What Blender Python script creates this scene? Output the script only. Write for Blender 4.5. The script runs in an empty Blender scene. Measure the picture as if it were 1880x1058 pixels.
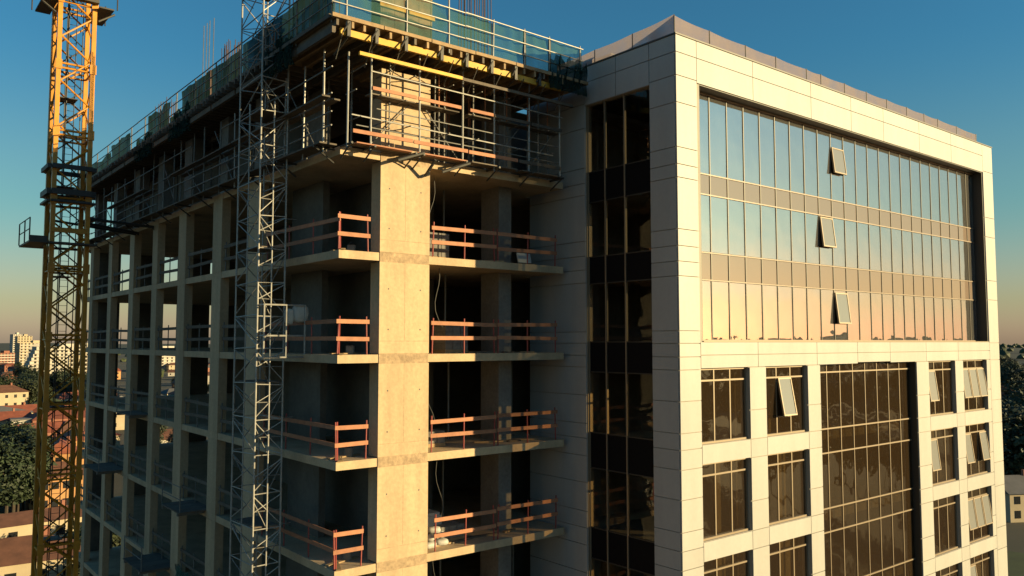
import bpy, math, random
from mathutils import Vector, Matrix, noise
random.seed(7)
S = bpy.context.scene
COL = S.collection
H = 32.0                       # camera height above the ground; z() turns heights relative to it into world z
def z(v): return H + v
# ------------------------------------------------------------------ camera, light, world
HEAD = math.radians(51.1)
CAM = Vector((-11.6, -22.89, H))
R0 = Vector((math.sin(HEAD), -math.cos(HEAD), 0)); F0 = Vector((math.cos(HEAD), math.sin(HEAD), 0))
cd = bpy.data.cameras.new('camera'); cam = bpy.data.objects.new('camera', cd); COL.objects.link(cam)
cd.sensor_width = 36.0; cd.lens = 28.72; cd.clip_start = 0.3; cd.clip_end = 12000
cam.location = CAM
cam.rotation_euler = (math.radians(90) + math.atan(99/1500.0), 0, HEAD - math.radians(90))
S.camera = cam
SUN_AZ = math.radians(140.8); SUN_EL = math.radians(10.0)
w = bpy.data.worlds.new('World'); S.world = w; w.use_nodes = True
nt = w.node_tree
sky = nt.nodes.new('ShaderNodeTexSky'); sky.sky_type = 'NISHITA'; sky.sun_disc = False
sky.sun_elevation = SUN_EL; sky.sun_rotation = SUN_AZ
sky.altitude = 50; sky.air_density = 1.3; sky.dust_density = 0.6; sky.ozone_density = 2.0
tc = nt.nodes.new('ShaderNodeTexCoord'); sx = nt.nodes.new('ShaderNodeSeparateXYZ'); nt.links.new(tc.outputs['Generated'], sx.inputs[0])
rp = nt.nodes.new('ShaderNodeValToRGB'); rp.color_ramp.interpolation = 'EASE'       # colour cast of the evening air by elevation, the same all round
for e_ in list(rp.color_ramp.elements)[1:]: rp.color_ramp.elements.remove(e_)
rp.color_ramp.elements[0].position = 0.0; rp.color_ramp.elements[0].color = (0.90, 0.94, 1.60, 1)
for p_, c_ in ((0.05, (0.84, .91, 1.10, 1)), (0.16, (0.55, .92, 1.04, 1)), (0.34, (0.30, .84, 1.14, 1)), (1.0, (0.28, .62, .92, 1))):
    e_ = rp.color_ramp.elements.new(p_); e_.color = c_
nt.links.new(sx.outputs['Z'], rp.inputs[0])
tint = nt.nodes.new('ShaderNodeMix'); tint.data_type = 'RGBA'; tint.blend_type = 'MULTIPLY'; tint.inputs[0].default_value = 1.0
bg = nt.nodes['Background']; bg.inputs[1].default_value = 0.062
nt.links.new(sky.outputs[0], tint.inputs[6]); nt.links.new(rp.outputs[0], tint.inputs[7]); nt.links.new(tint.outputs[2], bg.inputs[0])
sl = bpy.data.lights.new('sun', 'SUN'); sl.energy = 5.0; sl.angle = math.radians(0.5); sl.color = (1.0, 0.775, 0.385)
so = bpy.data.objects.new('sun', sl); COL.objects.link(so); so.location = (60, -80, 90)
sd = Vector((math.sin(SUN_AZ)*math.cos(SUN_EL), math.cos(SUN_AZ)*math.cos(SUN_EL), math.sin(SUN_EL)))
so.rotation_euler = sd.to_track_quat('Z', 'Y').to_euler()
vs = S.view_settings; vs.view_transform = 'Standard'; vs.look = 'None'; vs.exposure = 1.0; vs.gamma = 1.0; vs.use_curve_mapping = False

# ------------------------------------------------------------------ materials
KA = .66
def mat(name, col, rough=0.8, metal=0.0, var=0.0, scale=1.0, bump=0.0, bscale=20.0, col2=None, streak=False, rnd=0.0, spec=None, fine=0.0):
    col = tuple(c*KA for c in col); col2 = tuple(c*KA for c in col2) if col2 else None
    m = bpy.data.materials.new(name); m.use_nodes = True
    n = m.node_tree.nodes; L = m.node_tree.links; b = n['Principled BSDF']
    b.inputs['Roughness'].default_value = rough; b.inputs['Metallic'].default_value = metal
    if spec is not None: b.inputs['Specular IOR Level'].default_value = spec
    b.inputs['Base Color'].default_value = (*col, 1)
    g = n.new('ShaderNodeNewGeometry')
    out = None
    if var > 0 or col2:
        mp = n.new('ShaderNodeMapping'); L.new(g.outputs['Position'], mp.inputs[0])
        if streak: mp.inputs['Scale'].default_value = (1, 1, 0.14)
        t = n.new('ShaderNodeTexNoise'); t.inputs['Scale'].default_value = scale; t.inputs['Detail'].default_value = 7; t.inputs['Roughness'].default_value = 0.62
        L.new(mp.outputs[0], t.inputs['Vector'])
        r = n.new('ShaderNodeValToRGB'); r.color_ramp.elements[0].position = 0.3; r.color_ramp.elements[1].position = 0.7
        c2 = col2 if col2 else tuple(c*(1-var) for c in col)
        r.color_ramp.elements[0].color = (*c2, 1); r.color_ramp.elements[1].color = (*(tuple(min(1, c*(1+var*0.5)) for c in col) if not col2 else col), 1)
        L.new(t.outputs[0], r.inputs[0]); out = r.outputs[0]
        if fine > 0:
            t2 = n.new('ShaderNodeTexNoise'); t2.inputs['Scale'].default_value = 9; t2.inputs['Detail'].default_value = 6
            L.new(g.outputs['Position'], t2.inputs['Vector'])
            mr = n.new('ShaderNodeMapRange'); mr.inputs[1].default_value = .3; mr.inputs[2].default_value = .7; mr.inputs[3].default_value = 1-fine; mr.inputs[4].default_value = 1+fine*.3
            L.new(t2.outputs[0], mr.inputs[0])
            mx = n.new('ShaderNodeVectorMath'); mx.operation = 'SCALE'; L.new(out, mx.inputs[0]); L.new(mr.outputs[0], mx.inputs['Scale']); out = mx.outputs[0]
    if rnd > 0:
        oi = n.new('ShaderNodeObjectInfo'); mr = n.new('ShaderNodeMapRange'); mr.inputs[3].default_value = 1-rnd; mr.inputs[4].default_value = 1+rnd*.6
        L.new(oi.outputs['Random'], mr.inputs[0]); mx = n.new('ShaderNodeVectorMath'); mx.operation = 'SCALE'
        if out: L.new(out, mx.inputs[0])
        else: mx.inputs[0].default_value = col
        L.new(mr.outputs[0], mx.inputs['Scale']); out = mx.outputs[0]
    if out: L.new(out, b.inputs['Base Color'])
    if bump > 0:
        t3 = n.new('ShaderNodeTexNoise'); t3.inputs['Scale'].default_value = bscale; t3.inputs['Detail'].default_value = 5
        L.new(g.outputs['Position'], t3.inputs['Vector'])
        bp = n.new('ShaderNodeBump'); bp.inputs['Strength'].default_value = bump; bp.inputs['Distance'].default_value = 0.02
        L.new(t3.outputs[0], bp.inputs['Height']); L.new(bp.outputs[0], b.inputs['Normal'])
    return m
def glass(name, refl, tintc, rough=0.0, wave=0.012, body_refl_mix=0.0, dcol=(.3, .24, .17), gcol=(.94, .92, .90)):  # diffuse share: spandrels' own colour, and soft reflection painted into the panes
    m = bpy.data.materials.new(name); m.use_nodes = True
    n = m.node_tree.nodes; L = m.node_tree.links; n.remove(n['Principled BSDF'])
    o = n['Material Output']; gl = n.new('ShaderNodeBsdfGlossy'); gl.inputs['Roughness'].default_value = rough; gl.inputs['Color'].default_value = (*gcol, 1)
    tr = n.new('ShaderNodeBsdfTransparent'); tr.inputs['Color'].default_value = (*tintc, 1)
    mx = n.new('ShaderNodeMixShader'); mx.inputs[0].default_value = refl
    L.new(tr.outputs[0], mx.inputs[1]); L.new(gl.outputs[0], mx.inputs[2]); df = n.new('ShaderNodeBsdfDiffuse'); df.inputs[0].default_value = (*dcol, 1); m2 = n.new('ShaderNodeMixShader'); m2.inputs[0].default_value = body_refl_mix; L.new(mx.outputs[0], m2.inputs[1]); L.new(df.outputs[0], m2.inputs[2]); L.new(m2.outputs[0], o.inputs[0])
    g = n.new('ShaderNodeNewGeometry'); t = n.new('ShaderNodeTexNoise'); t.inputs['Scale'].default_value = 0.9; t.inputs['Detail'].default_value = 1
    L.new(g.outputs['Position'], t.inputs['Vector']); bp = n.new('ShaderNodeBump'); bp.inputs['Strength'].default_value = 1.0; bp.inputs['Distance'].default_value = wave
    L.new(t.outputs[0], bp.inputs['Height']); L.new(bp.outputs[0], gl.inputs['Normal'])
    return m
def net(name, col, alpha, scale=60):
    m = bpy.data.materials.new(name); m.use_nodes = True
    n = m.node_tree.nodes; L = m.node_tree.links; n.remove(n['Principled BSDF']); o = n['Material Output']
    df = n.new('ShaderNodeBsdfDiffuse'); df.inputs[0].default_value = (*col, 1)
    tl = n.new('ShaderNodeBsdfTranslucent'); tl.inputs[0].default_value = (*col, 1)
    tr = n.new('ShaderNodeBsdfTransparent')
    a = n.new('ShaderNodeMixShader'); a.inputs[0].default_value = .4; L.new(df.outputs[0], a.inputs[1]); L.new(tl.outputs[0], a.inputs[2])
    mx = n.new('ShaderNodeMixShader'); L.new(tr.outputs[0], mx.inputs[1]); L.new(a.outputs[0], mx.inputs[2]); L.new(mx.outputs[0], o.inputs[0])
    g = n.new('ShaderNodeNewGeometry'); t = n.new('ShaderNodeTexNoise'); t.inputs['Scale'].default_value = 1.3; t.inputs['Detail'].default_value = 5
    mr = n.new('ShaderNodeMapRange'); mr.inputs[1].default_value = .3; mr.inputs[2].default_value = .7; mr.inputs[3].default_value = min(.9, alpha-.2); mr.inputs[4].default_value = min(1, alpha+.15)
    L.new(g.outputs['Position'], t.inputs['Vector']); L.new(t.outputs[0], mr.inputs[0]); L.new(mr.outputs[0], mx.inputs[0])
    return m
M = {}
M['concrete'] = mat('concrete', (.75, .545, .34), .88, var=.27, scale=.9, bump=.25, bscale=14, streak=True, rnd=.07, fine=.13)
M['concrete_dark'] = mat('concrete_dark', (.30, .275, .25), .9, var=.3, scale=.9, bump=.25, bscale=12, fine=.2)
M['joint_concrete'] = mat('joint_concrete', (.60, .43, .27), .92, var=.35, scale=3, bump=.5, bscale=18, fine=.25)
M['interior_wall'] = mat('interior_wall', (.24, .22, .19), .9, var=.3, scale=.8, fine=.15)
M['cladding'] = mat('cladding', (.575, .555, .535), .5, var=.09, scale=1.2, streak=True, fine=.04, rnd=.05, bump=.05, bscale=60, spec=.35)
M['render_wall'] = mat('render_wall', (.5, .46, .40), .85, var=.1)
M['joint_backing'] = mat('joint_backing', (.16, .145, .13), .9)
M['dark_metal'] = mat('dark_metal', (.045, .04, .035), .5, rnd=.1)
M['bronze'] = mat('bronze', (.07, .05, .035), .45)
M['vent_glass_refl'] = mat('vent_glass_refl', (.33, .33, .32), .15)  # opaque pale tone stands in for sky reflected by the open vents
M['transom_metal'] = mat('transom_metal', (.30, .20, .13), .45)
M['frame_light'] = mat('frame_light', (.33, .25, .17), .45, metal=.2)
M['spandrel'] = glass('spandrel_glass', .50, (.5, .5, .5), wave=.004, body_refl_mix=.6, dcol=(.30, .23, .19), gcol=(.85, .78, .72))
M['black_panel'] = mat('black_panel', (.008, .008, .010), .6, spec=.08)
M['glass'] = glass('mirror_glass', .60, (.66, .66, .62), wave=.009, body_refl_mix=.14, dcol=(.34, .33, .32), gcol=(.96, .84, .84))  # diffuse share paints a soft grey reflection into the panes
M['glass_dark'] = glass('tinted_glass', .17, (.66, .60, .48), body_refl_mix=.10, dcol=(.16, .105, .06))  # brown diffuse share paints in the warm, soft reflection
M['glass_side'] = glass('clear_glass', .04, (.86, .85, .82))
M['galv'] = mat('galvanised_steel', (.52, .50, .47), .5, metal=.25, var=.25, scale=5, rnd=.15)
M['galv_old'] = mat('dull_steel', (.26, .25, .235), .6, metal=.2, var=.3, scale=6, rnd=.15)
M['crane'] = mat('crane_paint', (.78, .32, .015), .45, var=.22, scale=2.5, rnd=.08)
M['crane_dark'] = mat('crane_steel', (.06, .055, .05), .6, var=.3, scale=3)
M['timber_orange'] = mat('painted_timber', (.60, .25, .13), .75, var=.22, scale=4, rnd=.22)
M['timber'] = mat('bare_timber', (.48, .32, .17), .8, var=.3, scale=4, rnd=.2)
M['timber_grey'] = mat('weathered_timber', (.20, .16, .125), .85, var=.35, scale=3, rnd=.25)
M['post_red'] = mat('red_post', (.42, .07, .06), .55, var=.2, scale=6)
M['yellow_beam'] = mat('yellow_beam', (.85, .48, .03), .6, var=.2, scale=3, rnd=.12)
M['ply'] = mat('plywood', (.40, .27, .14), .7, var=.3, scale=1.5, fine=.2)
M['rebar'] = mat('rebar_rust', (.13, .075, .06), .8, var=.3, scale=8)
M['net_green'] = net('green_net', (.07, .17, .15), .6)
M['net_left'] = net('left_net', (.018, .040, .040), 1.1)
M['net_dark'] = net('dark_net', (.02, .045, .04), .85)
M['net_pink'] = net('roof_screen', (.36, .30, .31), .93)
M['white_sheet'] = mat('white_sheet', (.62, .60, .56), .6, var=.3, scale=3, bump=.5, bscale=5)
M['roof_brown'] = mat('brown_tiles', (.20, .085, .05), .8, var=.35, scale=.6, rnd=.15, bump=.6, bscale=3)
M['roof_red'] = mat('red_tiles', (.32, .09, .05), .8, var=.3, scale=.6, rnd=.2)
M['roof_grey'] = mat('grey_roof', (.16, .155, .16), .8, var=.3, scale=.4, rnd=.2)
M['stucco_cream'] = mat('stucco_cream', (.62, .50, .34), .85, var=.15, scale=.3, rnd=.1)
M['stucco_orange'] = mat('stucco_orange', (.60, .30, .12), .85, var=.15, scale=.3)
M['stucco_white'] = mat('stucco_white', (.66, .60, .52), .8, var=.1, scale=.2, rnd=.08)
M['brick_red'] = mat('brick_red', (.36, .14, .09), .85, var=.2, scale=.3)
M['town_glass'] = mat('town_glass', (.02, .022, .026), .15, spec=.6)
M['bark'] = mat('bark', (.07, .05, .035), .9, var=.3, scale=3)
M['leaf_a'] = mat('leaf_dark', (.030, .050, .016), .7, var=.5, scale=.5, rnd=.3)
M['leaf_b'] = mat('leaf_olive', (.055, .070, .020), .7, var=.5, scale=.5, rnd=.3)
M['leaf_c'] = mat('leaf_yellowish', (.10, .10, .03), .7, var=.4, scale=.5, rnd=.3)
M['ground'] = mat('ground_soil', (.15, .115, .075), .95, scale=.02, col2=(.030, .040, .016), fine=.3)
M['grass'] = mat('grass_green', (.06, .085, .02), .95, var=.4, scale=.2)
M['asphalt'] = mat('asphalt', (.05, .05, .05), .9, var=.25, scale=.4)
M['hill'] = mat('hill_wood', (.030, .042, .026), .95, var=.4, scale=.01)
M['curtain'] = mat('curtain_cloth', (.45, .40, .32), .9)
M['car_white'] = mat('car_white', (.6, .6, .6), .3); M['car_red'] = mat('car_red', (.35, .03, .03), .3); M['car_dark'] = mat('car_dark', (.04, .045, .06), .3)
M['tyre'] = mat('tyre_rubber', (.02, .02, .02), .8)
M['lamp_white'] = mat('white_board', (.75, .75, .72), .6)

# ------------------------------------------------------------------ helpers
WM = {}
def link(o, parent, Mw):
    COL.objects.link(o)
    if parent:
        o.parent = parent; o.matrix_basis = WM[parent.name].inverted() @ Mw
    else: o.matrix_basis = Mw
    WM[o.name] = Mw
    return o
def thing(name, label, cat, loc=(0, 0, 0), rz=0.0, group=None, kind=None, mesh=None):
    o = bpy.data.objects.new(name, mesh)
    if label: o['label'] = label
    if cat: o['category'] = cat
    if group: o['group'] = group
    if kind: o['kind'] = kind
    return link(o, None, Matrix.Translation(loc) @ Matrix.Rotation(rz, 4, 'Z'))
class MB:
    def __init__(s): s.v = []; s.f = []
    def box(s, x0, x1, y0, y1, z0, z1, Mx=None):
        b = len(s.v)
        p = [(x0,y0,z0),(x1,y0,z0),(x1,y1,z0),(x0,y1,z0),(x0,y0,z1),(x1,y0,z1),(x1,y1,z1),(x0,y1,z1)]
        if Mx: p = [tuple(Mx @ Vector(q)) for q in p]
        s.v += p
        s.f += [tuple(b+i for i in q) for q in ((0,3,2,1),(4,5,6,7),(0,1,5,4),(1,2,6,5),(2,3,7,6),(3,0,4,7))]
        return s
    def rod(s, p, q, r, n=6):
        p = Vector(p); q = Vector(q); d = (q-p).normalized()
        a = d.orthogonal().normalized(); c = d.cross(a); b = len(s.v)
        for e in (p, q):
            for i in range(n):
                t = 2*math.pi*i/n; s.v.append(tuple(e + (a*math.cos(t)+c*math.sin(t))*r))
        for i in range(n): s.f.append((b+i, b+(i+1) % n, b+n+(i+1) % n, b+n+i))
        s.f.append(tuple(b+n-1-i for i in range(n))); s.f.append(tuple(b+n+i for i in range(n)))
        return s
    def poly(s, pts):
        b = len(s.v); s.v += [tuple(p) for p in pts]; s.f.append(tuple(range(b, b+len(pts)))); return s
    def build(s, name, m, parent=None, world=True, smooth=False):
        me = bpy.data.meshes.new(name)
        vv = s.v
        if parent and world:
            inv = WM[parent.name].inverted(); vv = [tuple(inv @ Vector(v)) for v in s.v]
        me.from_pydata(vv, [], s.f); me.materials.append(M[m] if isinstance(m, str) else m); me.update()
        if smooth:
            for p in me.polygons: p.use_smooth = True
        o = bpy.data.objects.new(name, me)
        return link(o, parent, WM[parent.name].copy() if parent else Matrix.Identity(4))
_bc = {}
def boxmesh(sx, sy, sz, m, bev=0.0):
    k = (round(sx, 3), round(sy, 3), round(sz, 3), m)
    if k not in _bc:
        b = MB().box(-sx/2, sx/2, -sy/2, sy/2, -sz/2, sz/2)
        me = bpy.data.meshes.new('box_'+m); me.from_pydata(b.v, [], b.f); me.materials.append(M[m]); me.update(); _bc[k] = me
    return _bc[k]
def pbox(name, m, parent, x0, x1, y0, y1, z0, z1, rot=None, **kw):
    me = boxmesh(x1-x0, y1-y0, z1-z0, m); o = bpy.data.objects.new(name, me)
    for k, v in kw.items(): o[k] = v
    Mw = Matrix.Translation(((x0+x1)/2, (y0+y1)/2, (z0+z1)/2))
    if rot is not None: Mw = Mw @ rot
    return link(o, parent, Mw)
_rc = {}
def prod(name, m, parent, p, q, r, n=6):
    k = (m, n)
    if k not in _rc:
        b = MB().rod((0, 0, -.5), (0, 0, .5), 1, n); me = bpy.data.meshes.new('rod_'+m); me.from_pydata(b.v, [], b.f); me.materials.append(M[m]); me.update(); _rc[k] = me
    p = Vector(p); q = Vector(q); d = q-p; o = bpy.data.objects.new(name, _rc[k])
    Mw = Matrix.Translation((p+q)/2) @ d.to_track_quat('Z', 'Y').to_matrix().to_4x4() @ Matrix.Diagonal((r, r, d.length, 1))
    return link(o, parent, Mw)
def grid_wall(mb, xr, zr, holes, y0, y1, axis='x'):
    xs = sorted(set([xr[0], xr[1]] + [min(max(v, xr[0]), xr[1]) for h in holes for v in h[:2]]))
    zs = sorted(set([zr[0], zr[1]] + [min(max(v, zr[0]), zr[1]) for h in holes for v in h[2:]]))
    for j in range(len(zs)-1):
        run = None
        for i in range(len(xs)-1):
            cx = (xs[i]+xs[i+1])/2; cz = (zs[j]+zs[j+1])/2
            solid = not any(h[0] < cx < h[1] and h[2] < cz < h[3] for h in holes)
            if solid: run = (run[0], xs[i+1]) if run else (xs[i], xs[i+1])
            if (not solid or i == len(xs)-2) and run:
                if axis == 'x': mb.box(run[0], run[1], y0, y1, zs[j], zs[j+1])
                else: mb.box(y0, y1, run[0], run[1], zs[j], zs[j+1])
                run = None
    return mb
def ground_spot(px, d):        # a place on the ground by bearing (as tangent*1500) and depth
    p = CAM + R0*((px-940)/1500.0*d) + F0*d; return p.x, p.y

# ================================================================== GROUND, HILLS
def ground_z(x, y):
    r = math.hypot(x, y)
    return 0.0
mb = MB()
N = 48; ext = 5200
for i in range(N+1):
    for j in range(N+1):
        mb.v.append((-ext+2*ext*i/N, -ext+2*ext*j/N, 0))
for i in range(N):
    for j in range(N):
        a = i*(N+1)+j; mb.f.append((a, a+N+1, a+N+2, a+1))
g = mb.build('ground', 'ground'); g['kind'] = 'structure'
def hill(a0, a1, r0, r1, hmax, seed):
    mb = MB(); n = 60; rings = 6
    for i in range(n+1):
        a = math.radians(a0+(a1-a0)*i/n); e = math.sin(math.pi*i/n)**.4 if 0 < i < n else 0
        hh = hmax*(.72+.28*noise.noise(Vector((i*.23, seed, 0)))+.10*noise.noise(Vector((i*.9, seed, 3))))*e
        for k in range(rings+1):
            t = k/rings; r = r0+(r1-r0)*t
            mb.v.append((math.cos(a)*r, math.sin(a)*r, -1 + (hh+1)*math.sin(math.pi*min(1, t)*.5)**1.2))
    for i in range(n):
        for k in range(rings):
            a = i*(rings+1)+k; mb.f.append((a, a+1, a+rings+2, a+rings+1))
    o = mb.build('hills', 'hill', smooth=True); o['kind'] = 'structure'
hill(-125, 32, 700, 1700, 43, 1.0)
hill(60, 150, 2600, 4600, 44, 5.0)
# roads
def strip(name, pts, wd, zz, m):
    mb = MB()
    for i, p in enumerate(pts):
        a = Vector(pts[max(0, i-1)]); b = Vector(pts[min(len(pts)-1, i+1)]); d = (b-a).normalized(); nrm = Vector((-d.y, d.x))
        mb.v.append((p[0]+nrm.x*wd/2, p[1]+nrm.y*wd/2, zz)); mb.v.append((p[0]-nrm.x*wd/2, p[1]-nrm.y*wd/2, zz))
    for i in range(len(pts)-1): mb.f.append((2*i, 2*i+1, 2*i+3, 2*i+2))
    o = mb.build(name, m); o['kind'] = 'structure'; return o
strip('road', [(-200, 150), (-60, 128), (20, 122), (120, 110), (260, 60)], 7, .02, 'asphalt')
strip('road', [(-30, 400), (-10, 250), (4, 126), (10, 60)], 6, .03, 'asphalt')
strip('road', [(60, -60), (62, 40), (90, 110)], 7, .035, 'asphalt')
strip('grass_field', [ground_spot(1850, 95), ground_spot(1900, 100), ground_spot(1990, 120)], 22, .012, 'grass')

# ================================================================== UNFINISHED BUILDING
LV = [6.1-3.25*k for k in range(12)]      # slab tops, relative to the camera
TH = .26
ub = thing('unfinished_building', 'unfinished concrete frame building with open floors and one wide sunlit column', 'building', (9, 17, 0))
YL = 35.9; XR = 18.0
for k, L in enumerate(LV):
    if k > 9: continue
    b = MB()
    b.box(0, 9.38, 0, YL, z(L-TH), z(L)); b.box(9.38, XR, 2.3, YL, z(L-TH), z(L))
    b.build('floor_slab', 'concrete', ub)
zb = 0.0
def col(x0, x1, y0, y1, kk=range(0, 10), mt='concrete'):
    for k in kk:
        top = z(LV[k]-TH) - .002
        bot = z(LV[k+1])+.002 if k < 9 else 0.0
        pbox('column', mt, ub, x0, x1, y0, y1, bot, top)
# wide sunlit column, with the slab zone as a joint band
for k in range(0, 9):
    pbox('column', 'concrete', ub, 1.42, 3.30, -.035, .55, z(LV[k+1])+.03, z(LV[k]-TH)-.03)
    pbox('column_band', 'joint_concrete', ub, 1.43, 3.29, -.022, 0-.001, z(LV[k]-TH)-.028, z(LV[k])+.028)
    pbox('panel_joint', 'joint_concrete', ub, 1.44, 3.28, -.037, -.0345, z(LV[k+1])+.42, z(LV[k+1])+.435)
pbox('column', 'concrete', ub, 1.42, 3.30, -.03, .55, z(LV[0])+.002, z(8.86))
col(7.12, 7.72, 1.1, 2.2, mt='concrete_dark')  # inner column: interior shade put into the darker concrete
col(1.5, 1.75, 4.25, 6.9, mt='interior_wall')  # wall panel: interior shade put into the darker colour
ys = [(6.35, 7.4), (10.3, 11.35), (14.9, 15.95), (19.3, 20.15), (23.6, 24.5), (28.4, 29.2), (33.1, 33.9)]
for i, (a, b_) in enumerate(ys):
    for k in range(0, 9):
        pbox('column', 'concrete', ub, -.03, .32, a, b_, z(LV[k+1])+.002, z(LV[k]-TH)-.002)
        pbox('column_band', 'concrete', ub, -.018, -.001, a+.01, b_-.01, z(LV[k]-TH), z(LV[k])+.001)
# top storey columns and walls
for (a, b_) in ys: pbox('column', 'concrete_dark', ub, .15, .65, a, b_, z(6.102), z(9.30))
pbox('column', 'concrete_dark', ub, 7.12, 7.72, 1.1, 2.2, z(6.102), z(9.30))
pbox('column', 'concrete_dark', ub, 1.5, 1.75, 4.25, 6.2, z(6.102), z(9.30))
# inner walls: lift core, partitions, an added sun-blocking wall, far and side infill (openings leave gaps of sky)
core = MB()
def wbox(x0, x1, y0, y1, k0=0, k1=9, m='interior_wall', nm='inner_wall'):
    for k in range(k0, k1):
        pbox(nm, m, ub, x0, x1, y0, y1, z(LV[k+1])+.002, z(LV[k]-TH)-.002)
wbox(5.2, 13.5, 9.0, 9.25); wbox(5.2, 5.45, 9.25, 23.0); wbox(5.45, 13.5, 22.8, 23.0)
wbox(4.6, 7.0, 5.3, 5.5); wbox(3.0, 3.2, .56, 8.9)  # second wall added, mostly hidden, to keep sun out of the corner bay
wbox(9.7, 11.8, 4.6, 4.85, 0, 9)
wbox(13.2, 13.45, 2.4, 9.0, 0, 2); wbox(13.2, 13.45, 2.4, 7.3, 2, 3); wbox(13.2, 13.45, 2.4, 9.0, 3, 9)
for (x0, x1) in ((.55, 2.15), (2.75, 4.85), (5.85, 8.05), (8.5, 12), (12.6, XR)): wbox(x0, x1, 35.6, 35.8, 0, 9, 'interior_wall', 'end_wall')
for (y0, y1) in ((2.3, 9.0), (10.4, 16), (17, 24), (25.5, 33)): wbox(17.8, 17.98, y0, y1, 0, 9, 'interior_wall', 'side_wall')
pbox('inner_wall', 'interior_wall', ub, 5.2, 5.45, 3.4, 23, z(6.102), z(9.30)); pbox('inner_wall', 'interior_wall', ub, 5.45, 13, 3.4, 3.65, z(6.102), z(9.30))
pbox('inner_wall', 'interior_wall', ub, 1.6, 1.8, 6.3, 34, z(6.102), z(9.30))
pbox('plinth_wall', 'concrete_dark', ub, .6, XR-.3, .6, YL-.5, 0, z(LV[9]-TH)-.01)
# window openings seen inside second level: small light joists under slabs
for k in range(1, 5):
    pbox('wall_stub', 'concrete_dark', ub, 8.2, 9.3, 3.2, 3.4, z(LV[k+1])+.002, z(LV[k]-TH)-.002)

# ================================================================== OFFICE BUILDING
ob = thing('office_building', 'finished office building in pale stone cladding with mirrored glass and dark side wall', 'building', (22.6, 1.5, 0))
FX0, FX1, FY, TOP = 9.6, 35.57, -5.39, 10.38
WH, WB = 2.55, .65
rows = [(-.9-3.2*i, -3.45-3.2*i) for i in range(6)]
wins = [(10.72, 13.44), (14.45, 17.2), (27.4, 30.2), (31.1, 33.9)]
CW = (18.1, 26.2, -20.5, -.85)
CT = (10.87, 34.3, 0.0, 8.9)
def gap_panel(x0, x1, z0, z1, ax, m='cladding'):
    g_ = .013
    if x1-x0 < .05 or z1-z0 < .05: return
    if ax == 'x': pbox('cladding_panel', m, ob, x0+g_, x1-g_, FY, FY+.045, z(z0)+g_, z(z1)-g_)
    else: pbox('cladding_panel', m, ob, FX0, FX0+.045, x0+g_, x1-g_, z(z0)+g_, z(z1)-g_)
def stack(x0, x1, zs, ax):
    for a, b_ in zip(zs[:-1], zs[1:]): gap_panel(x0, x1, b_, a, ax)
ZJ = [10.38, 9.78, 8.98, 8.05, 6.53, 5.95, 5.5, 3.76, 3.2, 2.68, 2.19, .37, -.05, -.5, -.93, -1.96, -3.0, -3.54, -4.18, -5.15, -6.19, -6.79, -7.4, -8.4, -9.5, -9.99, -10.6, -11.6, -12.7, -13.3]
stack(FX0, 10.70, ZJ, 'x')
stack(34.34, FX1, ZJ[:1]+ZJ[2:][::2]+[-13.3], 'x')
xv = [10.70, 13.98, 17.9, 21.0, 23.78, 27.2, 30.6, 34.34]
for a, b_ in zip(xv[:-1], xv[1:]):
    gap_panel(a, b_, 9.78, 10.38, 'x'); gap_panel(a, b_, 8.9, 9.78, 'x'); gap_panel(a, b_, -.45, 0, 'x'); gap_panel(a, b_, -.9 if not (a > 18 and b_ < 26) else -.85, -.45, 'x')
for r, (t, b_) in enumerate(rows[:4]):
    nt_ = rows[r+1][0]
    for (x0, x1) in ((13.44, 14.45), (17.2, 18.1), (26.2, 27.4), (30.2, 31.1), (33.9, 34.34)):
        mid = (t+b_)/2-.25
        gap_panel(x0, x1, mid, t, 'x'); gap_panel(x0, x1, b_, mid, 'x')
    for (x0, x1) in ((10.70, 13.44), (13.44, 14.45), (14.45, 17.2), (17.2, 18.1), (26.2, 27.4), (27.4, 30.2), (30.2, 31.1), (31.1, 34.34)):
        gap_panel(x0, x1, nt_, b_, 'x')
    gap_panel(10.7, 10.72, b_, t, 'x')
# side wall, facing the unfinished building
stack(FY+.05, -4.2, ZJ, 'y')
stack(-1.0, 2.25, [10.38, 9.78, 8.98] + ZJ[3:], 'y')
for a, b_ in ((-4.2, -2.6), (-2.6, -1.0)):
    gap_panel(a, b_, 9.78, 10.38, 'y'); gap_panel(a, b_, 8.9, 9.78, 'y')
# structural walls with their openings
holes = [CT, CW] + [(a, b_, r[1], r[0]) for (a, b_) in wins for r in rows]
mb = grid_wall(MB(), (FX0+.05, FX1-.01), (-13.3, TOP-.02), holes, FY+.05, FY+.60)
mb2 = MB(); mb2.v = [(x, y, zz+H) for x, y, zz in mb.v]; mb2.f = mb.f
mb2.box(FX0+.03, FX1-.01, FY+.03, FY+.6, 0, z(-13.31))
mb2.build('front_wall', 'render_wall', ob)
SG = [(-4.2, -1.0, -13.2, 8.9)]
mb = grid_wall(MB(), (FY+.601, 2.2), (-13.3, TOP-.02), SG, FX0+.05, FX0+.35, 'y')
mb2 = MB(); mb2.v = [(x, y, zz+H) for x, y, zz in mb.v]; mb2.f = mb.f
mb2.box(FX0+.03, FX0+.35, FY+.601, 2.2, 0, z(-13.31))
mb2.build('side_wall', 'render_wall', ob)
rb = MB(); rb.box(FX0+.351, FX1-.3, 2.0, 2.2, 0, z(TOP-.02)); rb.box(FX1-.3, FX1-.015, FY+.601, 8, 0, z(TOP-.02)); rb.box(18.2, 18.5, 2.2, 8, 0, z(TOP-.02)); rb.box(18.5, FX1-.3, 7.8, 8, 0, z(TOP-.02))
rb.build('rear_wall', 'render_wall', ob)
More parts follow.
